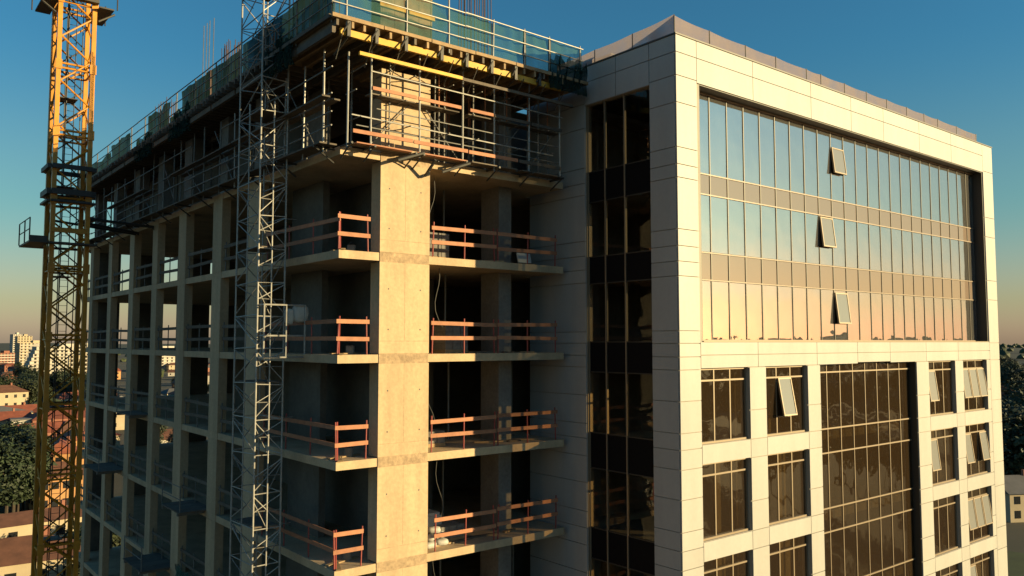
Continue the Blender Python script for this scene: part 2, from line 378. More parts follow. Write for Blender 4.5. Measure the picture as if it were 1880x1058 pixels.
rf = MB(); rf.box(FX0+.36, FX1-.31, FY+.61, 1.99, z(TOP-.3), z(TOP-.05)); rf.box(18.51, FX1-.31, 2.21, 7.79, z(TOP-.3), z(TOP-.05)); rf.build('roof', 'roof_grey', ob)
cp = MB(); cp.box(FX0-.03, FX1+.03, FY-.03, FY+.6, z(TOP), z(TOP+.05)); cp.box(FX0-.03, FX0+.36, FY+.601, 2.2, z(TOP), z(TOP+.05)); cp.build('coping', 'bronze', ob)
# inner floors and partitions of the office
for lv in (5.75, 2.68, -.47, -3.78, -6.98, -10.2):
    pbox('office_floor', 'interior_wall', ob, FX0+.36, FX1-.31, FY+.62, 1.98, z(lv-.18), z(lv+.14))
for xx in (14.0, 17.7, 22.4, 26.6, 30.7):
    pbox('partition', 'interior_wall', ob, xx, xx+.12, FY+1.1, 1.9, z(-13.2), z(8.88))
pbox('corner_column', 'render_wall', ob, 9.98, 10.4, -4.7, -4.3, z(-13.2), z(8.9))
pbox('partition', 'interior_wall', ob, FX0+.37, FX1-.32, .3, .4, z(-13.2), z(8.9))
# --- curtain wall
def pane(x0, x1, z0, z1, yy, m, parent, tilt=0.0, name='pane'):
    w_ = x1-x0; h_ = z1-z0
    me = boxmesh(w_-.01, .024, h_-.01, m); o = bpy.data.objects.new(name, me)
    j = Matrix.Rotation(math.radians(random.uniform(-.16, .16)), 4, 'Z') @ Matrix.Rotation(math.radians(random.uniform(-.13, .13)), 4, 'X')
    Mw = Matrix.Translation(((x0+x1)/2, yy, (z0+z1)/2+H))
    if not tilt: Mw = Mw @ j
    return link(o, parent, Mw)
def vent(x0, x1, z0, z1, yy, ang, parent, m='glass'):
    e = bpy.data.objects.new('open_vent', boxmesh(x1-x0-.10, .03, z1-z0-.10, m))
    Mw = Matrix.Translation(((x0+x1)/2, yy-.04, z(z1))) @ Matrix.Rotation(-math.radians(ang), 4, 'X') @ Matrix.Translation((0, 0, -(z1-z0)/2))
    link(e, parent, Mw)
    fr = MB(); a, b_ = (x1-x0)/2, (z1-z0)/2
    fr.box(-a, a, -.035, .035, b_-.05, b_); fr.box(-a, a, -.035, .035, -b_, -b_+.05); fr.box(-a, -a+.05, -.035, .035, -b_+.05, b_-.05); fr.box(a-.05, a, -.035, .035, -b_+.05, b_-.05)
    fo = fr.build('vent_frame', 'frame_light', None); COL.objects.unlink(fo); link(fo, e, Mw)
cwl = thing('x', None, None); COL.objects.unlink(cwl); bpy.data.objects.remove(cwl)
GY = FY+.56
xm = [10.87] + [11.03+1.02*i for i in range(0, 23)] + [34.3]
zt = [8.9, 5.95, 5.22, 3.15, 2.18, 0.0]
frm = MB()
for i, x in enumerate(xm[1:-1]): frm.box(x-.022, x+.022, GY-.035, GY+.06, z(0), z(8.9))
cwf = frm.build('curtain_wall', 'bronze', ob)
tr = MB()
for zz in zt[1:-1]: tr.box(10.87, 34.3, GY-.04, GY+.05, z(zz-.022), z(zz+.022))
tr.box(10.87, 34.3, GY-.09, GY+.05, z(8.82), z(8.895)); tr.box(10.87, 34.3, GY-.06, GY+.05, z(.005), z(.08))
tr.build('transom', 'transom_metal', cwf)
vents = {10: [(7.05, 8.25)], }
for i in range(len(xm)-1):
    for j in range(5):
        x0, x1 = xm[i]+.03, xm[i+1]-.03; z1_, z0_ = zt[j]-.03, zt[j+1]+.03
        if x1-x0 < .05: continue
        if j in (1, 3): pbox('spandrel_panel', 'spandrel', cwf, x0+.003, x1-.003, GY-.01, GY+.02, z(z0_), z(z1_)); continue
        vt = None
        if j == 0 and i == 10: vt = (7.1, 8.2)
        if j == 2 and i == 9: vt = (3.9, 5.15)
        if j == 4 and i == 10: vt = (.75, 2.05)
        if vt:
            if z1_-vt[1] > .1: pane(x0, x1, vt[1], z1_, GY, 'glass', cwf)
            if vt[0]-z0_ > .1: pane(x0, x1, z0_, vt[0], GY, 'glass', cwf)
            vent(x0, x1, vt[0], vt[1], GY, 6.5, cwf, 'vent_glass_refl')
        else: pane(x0, x1, z0_, z1_, GY, 'glass', cwf)
rev = MB(); rev.box(34.27, 34.299, FY+.05, GY+.1, z(.0), z(8.9)); rev.box(10.871, 10.89, FY+.05, GY+.1, z(0), z(8.9)); rev.box(10.89, 34.27, FY+.05, GY-.1, z(8.875), z(8.899)); rev.build('reveal', 'dark_metal', cwf)
pbox('window_sill', 'frame_light', cwf, 10.88, 34.26, FY+.0, GY-.07, z(.001), z(.03))
# --- central glazed strip
GC = FY+.36
frm = MB(); nx = 8
for i in range(1, nx):
    x = CW[0]+(CW[1]-CW[0])*i/nx; frm.box(x-.02, x+.02, GC-.035, GC+.05, z(-14.5), z(-.86))
strip_f = frm.build('glazed_strip', 'frame_light', ob)
zc = [-.86, -1.22, -3.48, -4.44, -6.62, -7.55, -9.75, -10.65, -12.9, -14.5]
tr = MB()
for q in zc[1:-1]: tr.box(CW[0], CW[1], GC-.045, GC+.05, z(q-.028), z(q+.028))
tr.build('transom', 'frame_light', strip_f)
for i in range(nx):
    for j in range(len(zc)-1):
        x0 = CW[0]+(CW[1]-CW[0])*i/nx+.025; x1 = CW[0]+(CW[1]-CW[0])*(i+1)/nx-.025
        pane(x0, x1, zc[j+1]+.03, zc[j]-.03, GC, 'glass_dark', strip_f)
rev = MB(); rev.box(26.17, 26.199, FY+.05, GC+.1, z(-14.5), z(-.86)); rev.build('reveal', 'dark_metal', strip_f)
# --- windows
open_l = {(0, 1): [1], (0, 2): [0], (0, 3): [0, 1, 2], (1, 2): [0], (1, 3): [0, 2], (2, 3): [0, 1, 2], (3, 3): [0], (3, 1): [0]}
for c, (a, b_) in enumerate(wins):
    for r, (t, bo) in enumerate(rows[:4]):
        GW = FY+.22; wn = MB(); e = .06
        wn.box(a, b_, GW-.05, GW+.05, z(t-e), z(t)); wn.box(a, b_, GW-.09, GW+.05, z(bo), z(bo+.07)); wn.box(a, a+e, GW-.05, GW+.05, z(bo+.07), z(t-e)); wn.box(b_-e, b_, GW-.05, GW+.05, z(bo+.07), z(t-e))
        tz = t-.42
        wn.box(a+e, b_-e, GW-.05, GW+.05, z(tz-.03), z(tz+.03))
        xs_ = [a+(b_-a)*i/3 for i in range(4)]
        for x in xs_[1:-1]: wn.box(x-.028, x+.028, GW-.03, GW+.05, z(bo+.07), z(t-e))
        wo = wn.build('window', 'frame_light', ob)
        for i in range(3):
            x0, x1 = xs_[i]+.035, xs_[i+1]-.035
            pane(x0, x1, tz+.035, t-e, GW, 'glass_dark', wo)
            if i in open_l.get((r, c), []):
                vz = tz-1.45; pane(x0, x1, bo+.07, vz-.04, GW, 'glass_dark', wo); vent(x0, x1, vz, tz-.03, GW-.02, (10 if c == 1 else 7) if (r, c) != (1, 2) else 6, wo, 'vent_glass_refl')
                pbox('vent_rail', 'frame_light', wo, x0, x1, GW-.04, GW+.04, z(vz-.04), z(vz))
            else: pane(x0, x1, bo+.07, tz-.035, GW, 'glass_dark', wo)
        if random.random() < .55:
            cx = a + random.uniform(.2, 1.6); pbox('curtain', 'curtain', wo, cx, cx+random.uniform(.35, .8), GW+.25, GW+.3, z(bo+.05), z(t-.1))
# --- side glazing
SX = FX0+.16
sg = MB()
for y in (-4.17, -2.88, -1.9, -1.03): sg.box(SX-.04, SX+.05, y-.03, y+.03, z(-13.2), z(8.9))
side = sg.build('side_glazing', 'frame_light', ob)
zs_ = [(8.88, 6.35, 0), (6.35, 5.2, 1), (5.2, 3.15, 0), (3.15, 2.15, 1), (2.15, 0, 0), (0, -1.1, 1), (-1.1, -3.32, 0), (-3.32, -4.6, 1), (-4.6, -6.75, 0), (-6.75, -7.85, 1), (-7.85, -10, 0), (-10, -13.2, 1)]
for t, b_, s_ in zs_:
    for y0, y1 in ((-4.14, -2.91), (-2.85, -1.93), (-1.87, -1.06)):
        me = boxmesh(.02, y1-y0-.01, t-b_-.02, 'black_panel' if s_ else 'glass_side')
        link(bpy.data.objects.new('spandrel_panel' if s_ else 'pane', me), side, Matrix.Translation((SX, (y0+y1)/2, z((t+b_)/2))))
    pbox('transom', 'dark_metal', side, SX-.035, SX+.04, -4.14, -1.06, z(b_-.02), z(b_+.02))
rv = MB(); rv.box(FX0+.05, FX0+.34, -4.199, -4.18, z(-13.2), z(8.9)); rv.box(FX0+.05, FX0+.34, -1.02, -1.001, z(-13.2), z(8.9)); rv.build('reveal', 'frame_light', side)
# roof screen
rs = thing('roof_screen', 'low greyish fabric screen on posts round the office roof edge', 'screen', (FX0+.1, FY+.1, z(TOP+.05)))
px_ = [FX0+.05, 11.55, 13.67, 15.62, 17.75, 18.82, 20.67, 22.5, 24.3, 26.2, 27.95, 29.4, 31.5, 33.85]
hh = [.62, .54, .5, .5, .48, .48, .48, .47, .47, .47, .46, .46, .45, .42]
for x, h_ in zip(px_, hh): prod('post', 'crane_dark', rs, (x, FY+.08, z(TOP+.05)), (x, FY+.08, z(TOP+.07+h_)), .022)
def sag_panel(a, b_, ha, hb, axis, const):
    n = 8; mb = MB()
    for i in range(n+1):
        t = i/n; q = a+(b_-a)*t; h_ = ha+(hb-ha)*t - .022*math.sin(math.pi*t)
        o_ = .02*math.sin(math.pi*t)
        for zz in (z(TOP+.06), z(TOP+.05+h_)):
            mb.v.append((q, const+o_, zz) if axis == 'x' else (const+o_, q, zz))
    for i in range(n): mb.f.append((2*i, 2*i+2, 2*i+3, 2*i+1))
    return mb
for (a, b_, ha, hb) in zip(px_[:-1], px_[1:], hh[:-1], hh[1:]):
    sag_panel(a, b_, ha, hb, 'x', FY+.08).build('screen_panel', 'net_pink', rs); 
for (a, b_, ha, hb) in ((FY+.08, -3.4, .66, .55), (-3.4, -1.5, .55, .5), (-1.5, .6, .5, .48)):
    sag_panel(a, b_, ha, hb, 'y', FX0+.05).build('screen_panel', 'net_pink', rs); prod('post', 'crane_dark', rs, (FX0+.05, b_, z(TOP+.05)), (FX0+.05, b_, z(TOP+.05+hb)), .022)
t = thing('roof_box', 'small pale box on the office roof corner beside the green netting', 'box', (10.6, -.3, z(TOP+.05)))
b = MB().box(10.1, 11.3, -1.9, .6, z(TOP+.05), z(TOP+.36)); b.build('box_body', 'cladding', t); MB().box(10.05, 11.35, -1.95, .65, z(TOP+.361), z(TOP+.40)).build('box_lid', 'cladding', t)
t = thing('roof_rail', 'short metal rail at the far right end of the office roof', 'railing', (34, FY+.3, z(TOP+.05)))
for x in (33.2, 34.0, 34.4): prod('post', 'galv_old', t, (x, FY+.35, z(TOP+.05)), (x, FY+.35, z(TOP+.6)), .025)
prod('rail', 'galv_old', t, (32.6, FY+.35, z(TOP+.58)), (34.4, FY+.35, z(TOP+.58)), .02); prod('rail', 'galv_old', t, (32.6, FY+.35, z(TOP+.3)), (34.4, FY+.35, z(TOP+.3)), .02)

# ================================================================== FORMWORK DECK
fd = thing('formwork_deck', 'plywood formwork deck on timber beams over the open top storey', 'formwork', (4, 15, z(9.3)))
DX, DY, DT = -.9, -1.2, 9.70
def yb(x0, x1, y, z0, hgt, rz=0, m='yellow_beam', nm='main_beam'):
    pbox(nm, m, fd, x0, x1, y, y+.10, z(z0), z(z0+hgt), Matrix.Rotation(math.radians(rz), 4, 'Z'))
for q in range(10): prod('tie_rod', 'galv_old', fd, (-.6+q*1.0, -1.25, z(9.22)), (-.35+q*1.0, -.3, z(8.7-.05*(q % 3))), .018)
bm_ = [(-.62, .42), (.60, 1.52), (1.70, 2.92), (3.0, 3.9), (4.0, 4.95), (5.05, 6.0), (6.1, 7.1), (7.2, 8.3)]
for i, (a, b_) in enumerate(bm_): yb(a, b_, -1.14+.03*(i % 2), 9.17+.015*(i % 3), .20, (-1.5 if i % 2 else 1.2))
yb(.15, 4.0, -.92, 8.78, .11, 0, nm='waler'); yb(4.02, 9.1, -.90, 8.77, .10, 0, 'timber_grey', 'waler')  # right length of the same yellow waler: its shade painted as grey
for i in range(24):
    x = -.75+i*.45
    if x > 9.4: break
    pbox('joist', 'timber' if i % 3 else 'timber_grey', fd, x-.04, x+.04, -1.2-.06*random.random(), 3.2, z(9.40), z(9.60), Matrix.Rotation(math.radians(random.uniform(-.8, .8)), 4, 'Z'))
for i in range(74):
    y = 3.6+i*.45
    if y > YL+.8: break
    pbox('joist', 'timber_grey', fd, -1.0-.15*random.random(), 3.5, y-.04, y+.04, z(9.40), z(9.60), Matrix.Rotation(math.radians(random.uniform(-.6, .6)), 4, 'Z'))
for i in range(14):
    y0 = -1.1+i*2.65; pbox('main_beam', 'timber_grey', fd, -.88, -.76, y0, y0+2.5, z(9.18), z(9.38)); pbox('main_beam', 'timber_grey', fd, .9, 1.02, y0, y0+2.5, z(9.18), z(9.38))
pl = MB(); pl.box(DX, 9.45, DY, 3.3, z(9.605), z(9.65)); pl.box(DX, 18, 3.301, YL+.9, z(9.605), z(9.65)); pl.build('plywood_sheet', 'ply', fd)
for i in range(6):
    x0 = DX-.06+i*1.75; pbox('edge_plank', 'timber', fd, x0, x0+1.72, DY-.09, DY-.005, z(9.60+.012*(i % 2)), z(9.72))
for i in range(9):
    y0 = DY+.1+i*4.1; pbox('edge_plank', 'timber_grey', fd, DX-.09, DX-.005, y0, y0+4.05, z(9.60), z(9.72))
# brackets under the deck edge on the front
for x in (-.4, .55, 1.6, 2.95, 3.95, 5.0, 6.05, 7.15):
    k_ = MB(); k_.rod((x, -1.25, z(9.16)), (x+.12, -.05, z(8.9)), .035); k_.box(x-.05, x+.06, -1.25, -1.16, z(9.12), z(9.62)); k_.rod((x+.06, -1.22, z(9.6)), (x-.22, -1.3, z(9.2)), .025)
    k_.build('bracket', 'crane_dark', fd)
# ------ edge fence with rails and netting
ef = thing('edge_fence', 'green netted edge fence with rails round the top formwork deck', 'fence', (0, 0, z(9.7)))
FXp, FYp = DX+.05, DY+.02
posts = [(-.45, .0), (1.64, 0), (3.26, 0), (5.08, 0), (6.49, 0), (7.67, 0), (9.2, 0)]
for i, (x, _) in enumerate(posts):
    prod('post', 'galv', ef, (x, FYp, z(9.45)), (x+random.uniform(-.03, .03), FYp, z(11.05 if i not in (1, 2) else 11.6)), .028)
    if i in (4, 5): prod('post', 'net_dark' if False else 'crane_dark', ef, (x+.05, FYp+.06, z(9.7)), (x+.05, FYp+.06, z(11.02)), .06)
for zz in (9.98+.1, 10.50, 10.95):
    prod('rail', 'galv', ef, (-.95, FYp-.03, z(zz)), (4.1, FYp-.03, z(zz+.01)), .022); prod('rail', 'galv', ef, (3.9, FYp-.05, z(zz+.02)), (9.3, FYp-.05, z(zz-.01)), .022)
def wavy_net(pa, pb, z0, z1, m, n=36, amp=.05, topv=.06, seed=0):
    mb = MB(); pa = Vector(pa); pb = Vector(pb); d = (pb-pa).normalized(); nr = Vector((-d.y, d.x, 0)); rws = 6
    for i in range(n+1):
        t_ = i/n; p = pa.lerp(pb, t_)
        for k in range(rws+1):
            s_ = k/rws; o_ = amp*noise.noise(Vector((t_*n*.45, s_*1.5, seed)))*2
            zt_ = z1+topv*noise.noise(Vector((t_*n*.25, 9, seed)))*2
            mb.v.append(tuple(p+nr*o_)[:2]+(z(z0+(zt_-z0)*s_),))
    for i in range(n):
        for k in range(rws): a = i*(rws+1)+k; mb.f.append((a, a+rws+1, a+rws+2, a+1))
    return mb
wavy_net((-.88, FYp+.05, 0), (4.9, FYp+.05, 0), 9.66, 11.0, 'net_green', seed=1).build('netting', 'net_green', ef, smooth=True)
wavy_net((4.9, FYp+.06, 0), (9.35, FYp+.05, 0), 9.66, 10.96, 'net_green', seed=2).build('netting', 'net_green', ef, smooth=True)
wavy_net((7.6, FYp-.12, 0), (9.45, FYp-.10, 0), 9.15, 10.35, 'net_dark', amp=.12, topv=.25, seed=3).build('loose_netting', 'net_dark', ef, smooth=True)
# left side: rails and posts all along, netting in pieces
for i in range(16):
    y = -1.0+i*2.5; prod('post', 'galv_old', ef, (FXp, y, z(9.5)), (FXp, y, z(11.0)), .028)
for zz in (10.1, 10.5, 10.95):
    for i in range(7):
        prod('rail', 'galv_old', ef, (FXp-.03, -1.1+i*5.3, z(zz)), (FXp-.03, 4.4+i*5.3, z(zz+.015)), .022)
for (a, b_, z1_, sd_) in ((-1.1, 6.3, 10.95, 4), (6.3, 9.6, 10.85, 5), (9.9, 13.4, 10.9, 6), (15.2, 18.6, 10.9, 7), (21.9, 25.8, 10.8, 8), (25.8, 34.5, 10.5, 9)):
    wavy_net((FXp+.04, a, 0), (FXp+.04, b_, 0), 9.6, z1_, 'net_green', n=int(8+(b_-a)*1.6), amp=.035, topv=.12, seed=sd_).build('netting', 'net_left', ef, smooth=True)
for (a, sd_) in ((1.5, 11), (12.0, 12), (17.5, 13)):
    wavy_net((FXp-.1, a, 0), (FXp-.1, a+2.6, 0), 8.9, 9.95, 'net_dark', amp=.12, topv=.25, seed=sd_).build('loose_netting', 'net_dark', ef, smooth=True)
# wooden column form standing on the deck behind the front net
cf = thing('column_formwork', 'tall wooden column form standing on the deck behind the netting', 'formwork', (2.3, .3, z(9.66)))
for i in range(4): pbox('form_board', 'ply', cf, 1.42+.47*i, 1.88+.47*i, -.02, .04, z(9.66), z(12.4))
pbox('form_board', 'ply', cf, 1.36, 1.41, -.02, .6, z(9.66), z(12.4)); pbox('form_board', 'ply', cf, 3.31, 3.36, -.02, .6, z(9.66), z(12.4))
for zz in (10.1, 10.9, 11.7): pbox('clamp', 'yellow_beam', cf, 1.3, 3.42, -.10, -.025, z(zz), z(zz+.12))
# rebar cages
def rebar(x, y, nx_, ny_, sx, sy, h_, lab, extra=0):
    t_ = thing('rebar_cage', lab, 'rebar', (x, y, z(9.66)), group='column starter bars on the top deck')
    for i in range(nx_):
        for j in range(ny_):
            if 0 < i < nx_-1 and 0 < j < ny_-1: continue
            bx, by = x+sx*i/(nx_-1), y+sy*j/max(1, ny_-1)
            prod('bar', 'rebar', t_, (bx, by, z(9.66)), (bx+random.uniform(-.05, .05), by+random.uniform(-.05, .05), z(9.66+h_*random.uniform(.93, 1.0))), .018, 5)
    for q in range(3):
        zz = 9.9+q*.45; s_ = MB()
        for (a, b_) in (((x, y), (x+sx, y)), ((x+sx, y), (x+sx, y+sy)), ((x+sx, y+sy), (x, y+sy)), ((x, y+sy), (x, y))): s_.rod((*a, z(zz)), (*b_, z(zz)), .01, 4)
        s_.build('stirrup', 'rebar', t_)
    return t_
rebar(5.9, 1.2, 7, 3, .95, .9, 4.0, 'tall bundle of rusty bars rising behind the front netting')
rebar(.2, 6.3, 3, 7, .4, 1.1, 2.3, 'vertical starter bars just left of the scaffold tower top')
rebar(.1, 3.6, 7, 3, 1.6, .7, 3.0, 'starter bars between scaffold tower and front corner at frame top')
rebar(.2, 10.4, 3, 7, .4, 1.0, 3.0, 'row of starter bars beside the rust coloured upright panels')
rebar(.2, 14.8, 3, 5, .4, 1.0, 2.2, 'sparse starter bars beside the two very tall thin rods')
rebar(.2, 19.2, 3, 7, .4, 1.9, 2.6, 'farthest cluster of starter bars near the crane mast')
t = thing('form_panel', 'rust brown upright form panel among the starter bars', 'formwork', (.4, 13.6, z(9.66)))
for i in range(2): pbox('panel_board', 'rebar', t, .35, .42, 13.3+i*.3, 13.58+i*.3, z(9.66), z(12.1))
t = thing('tall_rods', 'two very tall thin rods standing high above the left deck', 'rods', (.4, 14.3, z(9.66)))
for (x, y) in ((.4, 13.75), (.4, 14.55), (.7, 14.1), (.65, 14.9)): prod('rod', 'galv_old', t, (x, y, z(9.66)), (x+.02, y, z(14.5 + .3*(x > .5))), .018, 5)

# ================================================================== TOP STOREY SCAFFOLD
fs = thing('facade_scaffold', 'tube scaffold with plank platforms along the sunlit front of the top storey', 'scaffold', (4.5, -.4, z(6.1)))
SY = -.48
for x, zt_ in ((-.02, 8.95), (.79, 9.38), (2.60, 9.4), (4.32, 9.4), (5.68, 9.38), (7.26, 9.38), (8.78, 9.35)):
    prod('standard', 'galv', fs, (x, SY, z(5.95)), (x+random.uniform(-.03, .03), SY, z(zt_)), .034, 8)
for x in (3.3+.9, 5.5, 8.6): prod('standard', 'galv_old', fs, (x+.2, .75, z(6.11)), (x+.2, .75, z(9.3)), .03, 6)
prod('ledger', 'galv', fs, (.75, SY-.04, z(8.50)), (8.9, SY-.04, z(8.40)), .027); prod('ledger', 'galv', fs, (.1, SY-.04, z(7.0)), (8.4, SY-.04, z(6.9)), .027)
prod('ledger', 'galv_old', fs, (1.0, SY+.02, z(7.35)), (8.8, SY+.02, z(7.28)), .022)
prod('ledger', 'galv_old', fs, (.3, SY+.04, z(6.72)), (8.8, SY+.04, z(6.68)), .022)
for i, (a, b_) in enumerate(((.82, 2.45), (2.5, 4.22), (4.6, 5.6), (5.65, 7.3), (7.35, 8.85))):
    mt = 'timber_orange' if i < 3 else 'timber_grey'  # planks past the lit stretch: grey paints in their shade
    pbox('plank', mt, fs, a, b_, SY-.07, SY-.03, z(7.91-.012*i), z(8.02-.012*i)); pbox('plank', 'timber_grey', fs, a, b_, SY+.05, SY+.25, z(7.80), z(7.84)); pbox('plank', 'timber_grey', fs, a, b_, SY+.26, SY+.43, z(7.80), z(7.84))
for i, (a, b_) in enumerate(((.15, 2.3), (2.35, 4.5), (4.55, 6.7), (6.75, 8.8))):  # lower planks also turn grey to paint in the shade at right
    pbox('plank', 'timber_orange' if i < 3 else 'timber_grey', fs, a, b_, SY-.07, SY-.03, z(6.44-.01*i), z(6.56-.01*i))
    pbox('plank', 'timber_orange' if i < 2 else 'timber_grey', fs, a+.1, b_-.05, SY-.12, SY+.10, z(6.12), z(6.16)); pbox('plank', 'timber_grey', fs, a, b_, SY+.12, SY+.42, z(6.13), z(6.17))
for x in (-.0, .8, 2.3, 2.6, 4.3, 5.7, 7.2, 8.7):
    k_ = MB(); k_.rod((x, SY-.3, z(6.06)), (x, -.03, z(6.06)), .04); k_.rod((x, SY-.2, z(6.05)), (x, -.03, z(5.7)), .03); k_.build('bracket', 'crane_dark', fs)
for (a, b_) in (((1.7, -.62, 5.78), (2.6, -.75, 6.12)), ((3.4, -.62, 5.62), (4.4, -.8, 6.02)), ((3.0, -.2, 5.5), (3.05, -.75, 5.95))):
    prod('loose_tube', 'crane_dark', fs, (a[0], a[1], z(a[2])), (b_[0], b_[1], z(b_[2])), .055)
for x in (1.65, 3.4, 5.0, 6.4, 8.0): prod('standard', 'galv_old', fs, (x, -.12, z(6.12)), (x+.03, -.12, z(9.1)), .024, 6)
for i, (x, dx) in enumerate(((.9, 1.5), (4.4, -1.4), (5.7, 1.4), (7.4, 1.3))): prod('diagonal', 'galv_old', fs, (x, -.14, z(6.2)), (x+dx, -.14, z(7.8)), .02)
for i, x in enumerate((.2, 1.1, 2.0, 3.5, 4.7, 5.9, 6.8, 8.1)): prod('transom', 'galv_old', fs, (x, SY-.15, z(7.78)), (x+.02, .1, z(7.78)), .022); prod('transom', 'galv_old', fs, (x+.15, SY-.2, z(6.95)), (x+.15, .2, z(6.97)), .02); prod('transom', 'galv_old', fs, (x+.3, SY-.2, z(8.62)), (x+.3, .3, z(8.60)), .02)
# left side scaffold
ls = thing('facade_scaffold', 'tube scaffold in shade along the long left side of the top storey', 'scaffold', (-.4, 17, z(6.1)))
LX = -.42
for i, y in enumerate((.34, 1.8, 3.3, 4.8, 6.4, 7.9, 9.6, 11.45, 12.8, 14.6, 15.55, 17.15, 18.95, 20.5, 22.35, 24.2, 25.95, 27.3, 29, 31, 33, 35)):
    prod('standard', 'galv' if y < 9 else 'galv_old', ls, (LX, y, z(5.9)), (LX+random.uniform(-.04, .04), y+random.uniform(-.06, .06), z(random.choice((9.0, 8.8, 9.2)))), .032, 6)
for zz in (7.62, 7.05, 6.62, 8.45):
    y = -.3
    while y < 35:
        l_ = random.uniform(3.5, 5.5)
        if random.random() > (.12 if zz < 8 else .55): prod('ledger', 'galv_old', ls, (LX-.04, y, z(zz)), (LX-.04, y+l_+.3, z(zz+random.uniform(-.04, .04))), .026)
        y += l_
for i in range(9):
    y = -.2+i*3.9
    if i in (4, 7): continue
    pbox('plank', 'timber_grey', ls, LX-.32, LX-.05, y, y+3.8, z(7.48), z(7.53), Matrix.Rotation(math.radians(random.uniform(-.8, .8)), 4, 'X')); pbox('plank', 'timber_grey', ls, LX+.06, LX+.34, y+.1, y+3.7, z(7.48), z(7.53))
for i in range(10):
    y = .0+i*3.5; pbox('plank', 'timber_grey', ls, LX-.28, LX+.3, y, y+3.4, z(6.10), z(6.15), Matrix.Rotation(math.radians(random.uniform(-.5, .5)), 4, 'X'))
for i in range(13):
    y = .4+i*2.8; k_ = MB(); k_.rod((LX-.3, y, z(6.05)), (-.02, y, z(6.05)), .035); k_.rod((LX-.25, y, z(6.05)), (-.02, y, z(5.62)), .03); k_.build('bracket', 'crane_dark', ls)
for i in range(9):
    y = 1.0+i*3.6; prod('diagonal', 'galv_old', ls, (LX+.05, y, z(6.2)), (LX+.05, y+2.2, z(7.6 if i % 2 else 8.6)), .022)
# props under the deck
for i in range(7):
    for j in range(3):
        x, y = 3.9+i*1.0+.1*(j % 2), .35+j*1.15
        if 6.9 < x < 7.9 and y > .9: continue
        t = thing('shoring_prop', ('steel shoring prop in the %s row behind the front scaffold, ' % ('front', 'middle', 'back')[j]) + ('nearest the corner', 'second from the corner', 'third from the corner', 'midway along', 'third from the office wall', 'second from the office wall', 'beside the office wall')[i], 'prop', (x, y, z(6.105)), group='shoring props behind the front scaffold')
        prod('tube', 'galv_old', t, (x, y, z(6.11)), (x, y, z(8.0)), .034); prod('tube', 'timber_orange', t, (x, y, z(8.0)), (x, y, z(9.39)), .026); pbox('base_plate', 'galv_old', t, x-.08, x+.08, y-.08, y+.08, z(6.101), z(6.112))
for i in range(20):
    x, y = 1.0, 1.2+i*1.7
    t = thing('shoring_prop', 'steel shoring prop under the deck along the shaded left side', 'prop', (x, y, z(6.105)), group='shoring props along the left side')
    prod('tube', 'galv_old', t, (x, y, z(6.11)), (x, y, z(8.0)), .034); prod('tube', 'galv_old', t, (x, y, z(8.0)), (x, y, z(9.17)), .026); pbox('base_plate', 'galv_old', t, x-.08, x+.08, y-.08, y+.08, z(6.101), z(6.112))

# ================================================================== GUARDRAILS
nth = ['topmost', 'second', 'third', 'fourth', 'fifth', 'sixth']
def guard(label, a, b_, L, boards='timber_orange', postm='post_red', axis='x', n=2, grp='guardrails on the open slab edges', h=(1.10, .58), bh=.13):
    # a, b_: ends along axis, at const offset .06 inside the edge
    t_ = thing('guardrail', label, 'guardrail', ((a+b_)/2 if axis == 'x' else .08, .08 if axis == 'x' else (a+b_)/2, z(L)), group=grp)
    for hh_ in h:
        dz = random.uniform(-.03, .03); dr = Matrix.Rotation(math.radians(random.uniform(-.9, .9)), 4, 'Y' if axis == 'x' else 'X')
        if axis == 'x': pbox('board', boards, t_, a, b_, .045, .075, z(L+hh_-bh+dz), z(L+hh_+dz), dr)
        else: pbox('board', boards, t_, .045, .075, a, b_, z(L+hh_-bh+dz), z(L+hh_+dz), dr)
    for i in range(n):
        q = a+.06+(b_-a-.12)*i/(n-1); tp = random.uniform(-.05, .05)
        if axis == 'x': prod('post', postm, t_, (q, .10, z(L)), (q+tp, .10, z(L+1.2)), .024)
        else: prod('post', postm, t_, (.10, q, z(L)), (.10, q+tp, z(L+1.2)), .024)
    return t_
for k in range(1, 6):
    L = LV[k]
    guard('short orange board guardrail left of the lit column, %s open floor' % nth[k-1], -.02, 1.12 if k < 4 else 1.0, L)
    x0 = 3.45 if k != 4 else 3.62
    g_ = guard('orange board guardrail right of the lit column, %s open floor' % nth[k-1], x0, 6.2, L, n=3)
    g_ = guard('dull red guardrail ending at the office side wall, %s open floor' % nth[k-1], 6.25, 9.1, L, n=3)
    guard('shaded board guardrail between slab corner and scaffold tower, %s open floor' % nth[k-1], .05, 5.9, L, axis='y', n=4)
    bays = [(7.5, 10.2), (11.45, 14.8), (16.05, 19.2), (20.3, 23.5), (24.6, 28.3), (29.3, 33.0), (33.95, 35.8)]
    names = ['just left of the scaffold tower', 'in the second bay left of the scaffold tower', 'in the third bay left of the tower', 'in the fourth bay left of the tower', 'in the fifth bay left of the tower', 'in the sixth bay left of the tower', 'at the far corner beside the crane mast']
    for (a, b_), nm in zip(bays, names):
        guard('grey guardrail %s, %s open floor' % (nm, nth[k-1]), a, b_, L, 'timber_grey', 'galv_old', 'y', 3)
